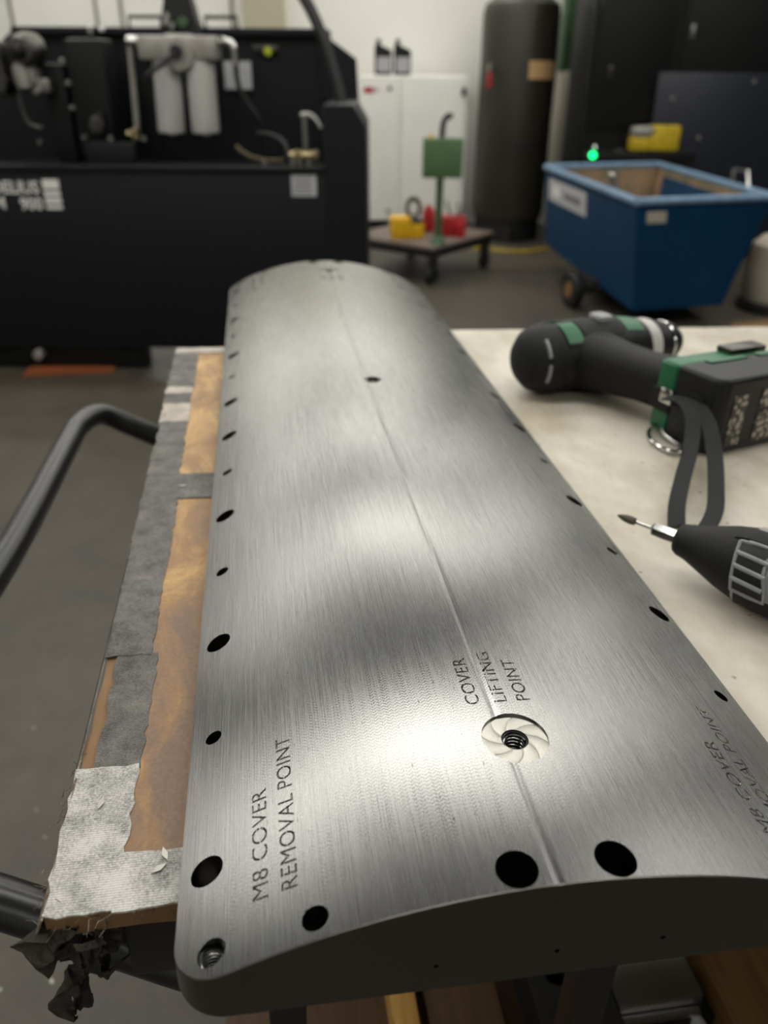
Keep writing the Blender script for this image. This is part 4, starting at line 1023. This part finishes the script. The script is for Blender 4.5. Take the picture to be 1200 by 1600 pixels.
def curved_plate(a0, a1, z0, z1, r, n=10):
    mb = MB(); A = []
    for i in range(n+1):
        a = math.radians(a0 + (a1-a0)*i/n); d = Vector((math.sin(a), -math.cos(a), 0))
        A.append([mb.bm.verts.new(d*q + Vector((0, 0, z))) for q, z in ((r, z0), (r+.002, z0), (r+.002, z1), (r, z1))])
    for p, q in zip(A, A[1:]):
        for k in range(4):
            j = (k+1) % 4; mb.bm.faces.new((p[k], p[j], q[j], q[k]))
    mb.bm.faces.new(A[0]); mb.bm.faces.new(list(reversed(A[-1]))); return mb
curved_plate(8, 58, 1.140, 1.255, 0.284).build('warning_label', M['tag_paper'], tk)
curved_plate(-4, 52, 0.700, 0.712, 0.283).build('seam_strap', M['black'], tk)
tag(MB().tube([(0.66, 6.25, 0.012), (0.76, 6.30, 0.012), (0.86, 6.20, 0.012), (1.05, 6.18, 0.012), (1.25, 6.30, 0.012), (1.45, 6.26, 0.012)], 0.010, seg=10, smooth=6).build('air_hose', M['yellow_dk']), 'yellow hose lying on the floor in front of the dark tank', 'hose')

# ------------------------------------------------------------------ low dolly with a green work stand
lt = empty('wheeled_dolly', (0.235, 5.585, 0), 'low square wheeled dolly with brown top in front of the white cabinet', 'dolly', M=Matrix.Translation((0.235, 5.585, 0)) @ Matrix.Rotation(math.radians(-37), 4, 'Z'))
MB().box((0, 0, 0.230), (0.70, 0.73, 0.020), bev=0.004).build('dolly_top', mat('table_brown', '#6a5d54', 0.55, var=0.12, scale=10), lt)
fr = MB()
for sx, sy, w_, d_ in ((0, 0.345, 0.70, 0.03), (0, -0.345, 0.70, 0.03), (0.335, 0, 0.03, 0.66), (-0.335, 0, 0.03, 0.66)): fr.box((sx, sy, 0.197), (w_, d_, 0.046), bev=0.003)
fr.build('dolly_frame', M['black'], lt)
for sx in (-0.31, 0.31):
    for sy in (-0.32, 0.32):
        w_ = MB().cyl((sx-0.016, sy, 0.055), (sx+0.016, sy, 0.055), 0.055, seg=22, bev=0.005).build('caster', M['black'], lt)
        MB().box((sx, sy, 0.140), (0.048, 0.06, 0.07), bev=0.006).build('caster_fork', M['steel_dark'], w_)
TT = 0.240
ws = empty('green_stand', (0.325, 5.215, TT), 'green metal box with black spout on a post, on the dolly corner', 'stand')
MB().box((0.010, 0, 0.495), (0.235, 0.12, 0.215), bev=0.006).build('stand_box', M['green_paint'], ws)
MB().cyl((0, 0, 0.0), (0, 0, 0.40), 0.022, seg=16).lathe([(0.055, 0.0), (0.05, 0.012), (0.025, 0.05)], 20).build('post', M['green_dark'], ws)
MB().tube([(0.003, 0, 0.59), (0.005, 0, 0.66), (0.015, 0, 0.700), (0.037, 0, 0.72), (0.060, 0, 0.717)], 0.017, seg=12, smooth=5).build('spout', M['black'], ws)
MB().prism([(-0.02, 0), (0.02, 0), (0, 0.035)], -0.002, 0.002, M=Matrix.Translation((-0.065, -0.05, 0.600)) @ Matrix.Rotation(PI/2, 4, 'X')).build('warning_sign', M['yellow'], ws)
yc = empty('yellow_case', (0.150, 5.40, TT), 'yellow tool case with dark latch on the dolly, left of the green post', 'case', M=Matrix.Translation((0.135, 5.425, TT)) @ Matrix.Rotation(0.15, 4, 'Z'))
MB().box((-0.045, 0, 0.065), (0.120, 0.13, 0.130), bev=0.012).build('case_body', M['yellow'], yc)
MB().box((0.060, -0.01, 0.045), (0.088, 0.11, 0.088), bev=0.010).build('case_tray', M['yellow'], yc)
MB().box((0.050, -0.02, 0.105), (0.080, 0.06, 0.030), bev=0.006, rot=(0.2, 0, 0)).build('case_latch', M['black'], yc)
sh = empty('lifting_shackle', (0.180, 5.60, TT), 'dark steel lifting ring standing upright behind the yellow case', 'shackle')
MB().torus(0.042, 0.013, Matrix.Translation((0, 0, 0.155)) @ Matrix.Scale(1.35, 4, (0, 0, 1)) @ Matrix.Rotation(PI/2, 4, 'X'), 28, 10).build('ring', M['steel_dark'], sh)
MB().box((0, 0, 0.050), (0.075, 0.05, 0.10), bev=0.008).build('shackle_base', M['black'], sh)
rb = empty('red_vise', (0.445, 5.52, TT), 'red bench vise with bright handles on the dolly, right of the green stand', 'vise')
MB().box((0.00, 0, 0.060), (0.15, 0.12, 0.12), bev=0.012).build('vise_body', M['red'], rb)
MB().box((0.04, -0.08, 0.045), (0.06, 0.05, 0.09), bev=0.008).build('vise_jaw', M['red'], rb)
for p0, p1 in (((-0.02, -0.05, 0.11), (-0.06, -0.08, 0.22)), ((0.02, -0.05, 0.11), (0.015, -0.06, 0.21)), ((0.03, -0.04, 0.11), (0.06, -0.04, 0.20))):
    MB().cyl(p0, p1, 0.007, seg=8).build('vise_handle', M['steel'], rb)
rc = empty('red_canister', (0.285, 5.66, TT), 'small bright red canister on the dolly behind the green post', 'canister')
MB().box((0, 0, 0.070), (0.08, 0.08, 0.14), bev=0.012).build('canister_body', M['red'], rc)
MB().cyl((0, 0, 0.14), (0, 0, 0.165), 0.022, seg=16, bev=0.003).build('canister_cap', M['red'], rc)

# ------------------------------------------------------------------ green column and right-hand machine
gc = empty('steel_column', (1.47, 7.3, 0), 'green painted steel column with pale lower casing behind the dark tank', 'column')
MB().box((0, 0, 2.24), (0.20, 0.20, 2.10), bev=0.006).build('column_post', M['green_dark'], gc)
MB().box((0.02, -0.02, 0.595), (0.22, 0.24, 1.19), bev=0.008).build('column_casing', M['drum'], gc)
MB().box((0.085, -0.115, 1.60), (0.06, 0.03, 0.70), bev=0.006).build('notice_strip', M['letter'], gc)
rm = empty('black_machine', (1.9, 6.3, 0), 'black sheet metal machine enclosure with green pilot light behind the blue bin', 'machine')
def rp(name, mb, m, **k): return mb.build(name, m, rm, M=Matrix.Translation((-1.9, -6.3, 0)), **k)
rp('enclosure', MB().prism([(1.335, 6.05), (3.6, 6.05), (3.6, 6.95), (1.39, 6.95)], 0.05, 2.30), M['cab_black'], bevel=0.01)
rp('door_panel', MB().box((1.62, 6.04, 1.55), (0.50, 0.02, 1.40), bev=0.006), M['cab_black'])
rp('door_panel', MB().box((2.40, 6.04, 1.55), (0.96, 0.02, 1.40), bev=0.006), M['cab_black'])
rp('door_grip', MB().box((1.47, 6.02, 1.19), (0.022, 0.02, 0.075), bev=0.005), M['steel_dark'])
rp('door_grip', MB().box((1.97, 6.02, 1.42), (0.022, 0.02, 0.08), bev=0.005), M['steel'])
rp('console_ledge', MB().box((1.70, 5.905, 0.69), (0.72, 0.17, 0.06), bev=0.006), M['black_gloss'])
rp('pilot_light', MB().cyl((1.372, 5.80, 0.703), (1.372, 5.822, 0.705), 0.021, seg=18, bev=0.004), M['led'])
rp('toggle', MB().cyl((1.385, 5.815, 0.745), (1.385, 5.83, 0.755), 0.010, seg=10).cyl((1.53, 5.815, 0.737), (1.53, 5.83, 0.737), 0.009, seg=10).cyl((1.56, 5.815, 0.737), (1.56, 5.83, 0.737), 0.009, seg=10), M['chrome'])
rp('label_strip', MB().box((1.385, 6.035, 1.72), (0.03, 0.006, 0.32)), M['label'])
bp_ = empty('blue_screen', (2.4, 6.005, 0), 'large dark blue sheet metal screen standing behind the right end of the bin', 'screen')
MB().box((-0.02, 0, 0.62), (1.18, 0.014, 1.14), bev=0.004).build('screen_sheet', M['blue_dark'], bp_)
for x in (-0.56, 0.52): MB().box((x, -0.06, 0.03), (0.05, 0.13, 0.06), bev=0.004).build('screen_foot', M['cab_black'], bp_)
for x, z in ((-0.50, 1.04), (0.02, 1.14), (-0.28, 0.80)):
    MB().cyl((x, -0.018, z), (x, -0.008, z), 0.014, seg=12, bev=0.002).build('screen_bolt', M['steel'], bp_)
yb = empty('yellow_pump', (1.78, 5.89, 0.722), 'yellow pump box with pale grey cap on the ledge of the black machine', 'pump')
MB().box((0.065, 0, 0.085), (0.19, 0.12, 0.15), bev=0.012).build('pump_box', M['yellow_dk'], yb)
MB().box((-0.09, 0, 0.050), (0.13, 0.11, 0.09), bev=0.018).build('pump_front', M['yellow_dk'], yb)
MB().box((-0.075, -0.01, 0.125), (0.16, 0.10, 0.060), bev=0.018).build('pump_cap', M['cast'], yb)

# ------------------------------------------------------------------ blue tipping bin
bn = empty('tipping_bin', (1.48, 4.9, 0), 'blue wheeled steel tipping bin with worn pale rim and rusty inside', 'bin')
def np_(name, mb, m, **k): return mb.build(name, m, bn, M=Matrix.Translation((-1.48, -4.9, 0)), **k)
rimq = [Vector(p) for p in ((1.189, 4.034, 0.65), (1.920, 4.235, 0.65), (1.805, 5.772, 0.65), (1.024, 5.564, 0.65))]
botq = [Vector(p) for p in ((1.285, 4.150, 0.105), (1.80, 4.290, 0.105), (1.76, 5.70, 0.19), (1.055, 5.50, 0.19))]
cen = Vector((1.4845, 4.90, 0))
def shrink(q, d, dz=0.0):
    c = sum(q, Vector()) / 4
    return [p + (Vector((c.x, c.y, p.z)) - p).normalized() * d + Vector((0, 0, dz)) for p in q]
mb = MB(); F = mb.bm.faces.new; V = mb.bm.verts.new
ro, bo, ri, bi = [V(p) for p in rimq], [V(p) for p in botq], [V(p) for p in shrink(rimq, 0.012)], [V(p) for p in shrink(botq, 0.012, 0.012)]
for i in range(4):
    j = (i+1) % 4
    F((bo[i], bo[j], ro[j], ro[i])); F((ro[i], ro[j], ri[j], ri[i]))
F(list(reversed(bo)))
tub = np_('tub', mb, M['bin_blue'])
mb = MB(); F = mb.bm.faces.new; V = mb.bm.verts.new
a, b2 = [V(p) for p in shrink(rimq, 0.0125, -0.001)], [V(p) for p in shrink(botq, 0.0125, 0.013)]
for i in range(4):
    j = (i+1) % 4; F((a[i], a[j], b2[j], b2[i]))
F(b2)
np_('tub_lining', mb, M['bin_in'])
mb = MB()
for i in range(4):
    mb.tube([rimq[i] + Vector((0, 0, 0.004)), rimq[(i+1) % 4] + Vector((0, 0, 0.004))], 0.019, seg=10)
np_('rim', mb, M['bin_rim'])
sd = (rimq[3] - rimq[0]).normalized(); fd = (rimq[1] - rimq[0]).normalized()
def quad_plate(name, o, u, v, uw, vh, m, th=0.004):
    n = u.cross(v).normalized(); mb = MB()
    mb.hexa([o, o+u*uw, o+u*uw+v*vh, o+v*vh], [o+n*th, o+u*uw+n*th, o+u*uw+v*vh+n*th, o+v*vh+n*th]); return np_(name, mb, m)
dl = (botq[3] - rimq[3]).normalized(); dl0 = (botq[0] - rimq[0]).normalized()
p = rimq[3].lerp(rimq[0], 0.06) + dl * 0.05 - fd * 0.006
quad_plate('sign_plate', p, -sd, dl, 0.72, 0.125, M['label'])
quad_plate('sign_print', p + -sd*0.10 + dl*0.03 - fd*0.004, -sd, dl, 0.14, 0.06, M['letter'], 0.001)
quad_plate('sign_print', p + -sd*0.33 + dl*0.045 - fd*0.004, -sd, dl, 0.30, 0.035, M['label_text'], 0.001)
q = rimq[0] + fd * 0.055 + dl0 * 0.045 - sd * 0.004
quad_plate('number_plate', q, dl0, fd, 0.055, 0.105, M['drum'], 0.004)
for x, y, z in ((1.07, 4.62, 0.10), (1.86, 4.84, 0.10)):
    d = Vector((fd.x, fd.y, 0)) * 0.03; c = Vector((x, y, z))
    np_('wheel', MB().cyl(c - d, c + d, 0.10, seg=30, bev=0.012), M['black'])
    np_('wheel_hub', MB().cyl(c - d*1.15, c + d*1.15, 0.045, seg=20, bev=0.004), M['brown'])
np_('axle', MB().cyl((1.07, 4.62, 0.10), (1.86, 4.84, 0.10), 0.018, seg=12).box((1.47, 4.73, 0.135), (0.60, 0.30, 0.05), bev=0.004), M['black'])
np_('caster', MB().cyl((1.42, 5.50, 0.07), (1.48, 5.515, 0.07), 0.07, seg=22, bev=0.006).box((1.45, 5.508, 0.145), (0.05, 0.06, 0.06)), M['black'])
np_('grab_handle', MB().tube([rimq[1].lerp(rimq[2], 0.30) + Vector((0, 0, 0.0)), rimq[1].lerp(rimq[2], 0.30) + Vector((0.0, 0, 0.09)), rimq[1].lerp(rimq[2], 0.20) + Vector((0.0, 0, 0.09)), rimq[1].lerp(rimq[2], 0.17) + Vector((0.0, 0, 0.0))], 0.010, seg=10), M['chrome'])
g0 = rimq[0].lerp(rimq[3], 0.20)
np_('grab_handle', MB().tube([g0 + Vector((0.02, 0.02, 0.0)), g0 + Vector((0.0, 0.02, 0.085)), g0 + Vector((-0.01, 0.07, 0.090)), g0 + Vector((0.01, 0.10, 0.0))], 0.010, seg=10), M['chrome'])
tag(MB().box((1.34, 5.05, 0.44), (0.22, 0.80, 0.05), bev=0.006, rot=(0.10, 0.15, 0.1)).box((1.44, 4.95, 0.37), (0.30, 0.70, 0.08), bev=0.004, rot=(0.05, 0.0, 0.12)).box((1.45, 4.95, 0.265), (0.34, 0.74, 0.14)).build('cardboard_scrap', M['brown']), 'flattened brown cardboard lying inside the blue bin', 'cardboard')
# drum and packing at the right edge
dm = empty('beige_drum', (2.22, 4.62, 0), 'beige plastic drum on the floor right of the blue bin', 'drum')
MB().lathe([(0.12, 0.05), (0.16, 0.055), (0.175, 0.09), (0.18, 0.22), (0.165, 0.36), (0.12, 0.40), (0.05, 0.41)], 36).build('drum_body', M['drum'], dm)
MB().lathe([(0.17, 0), (0.19, 0.005), (0.19, 0.045), (0.17, 0.05)], 36).build('drum_tray', M['black'], dm)
MB().cyl((-0.03, -0.05, 0.405), (-0.03, -0.05, 0.44), 0.035, seg=18, bev=0.004).build('drum_cap', M['black'], dm)
tag(MB().box((1.93, 4.02, 0.03), (0.22, 0.24, 0.06), bev=0.004, rot=(0, 0, 0.3)).build('wood_block', M['brown']), 'brown wooden block on the floor in front of the beige drum', 'wood block')

# loose metal specks on the floor under the handle
mb = MB(); rnd = random.Random(4)
for i in range(40):
    x, y = rnd.uniform(-0.75, -0.12), rnd.uniform(0.45, 1.7); s = rnd.uniform(0.003, 0.008)
    mb.prism([(0, 0), (s, s*0.3), (s*0.8, s), (s*0.1, s*0.7)], 0.0, 0.0012, Matrix.Translation((x, y, 0.0)) @ Matrix.Rotation(rnd.uniform(0, 6), 4, 'Z'))
tag(mb.build('floor_swarf', M['chip']), 'scattered tiny metal chips on the grey floor under the handle', 'swarf', kind='stuff')
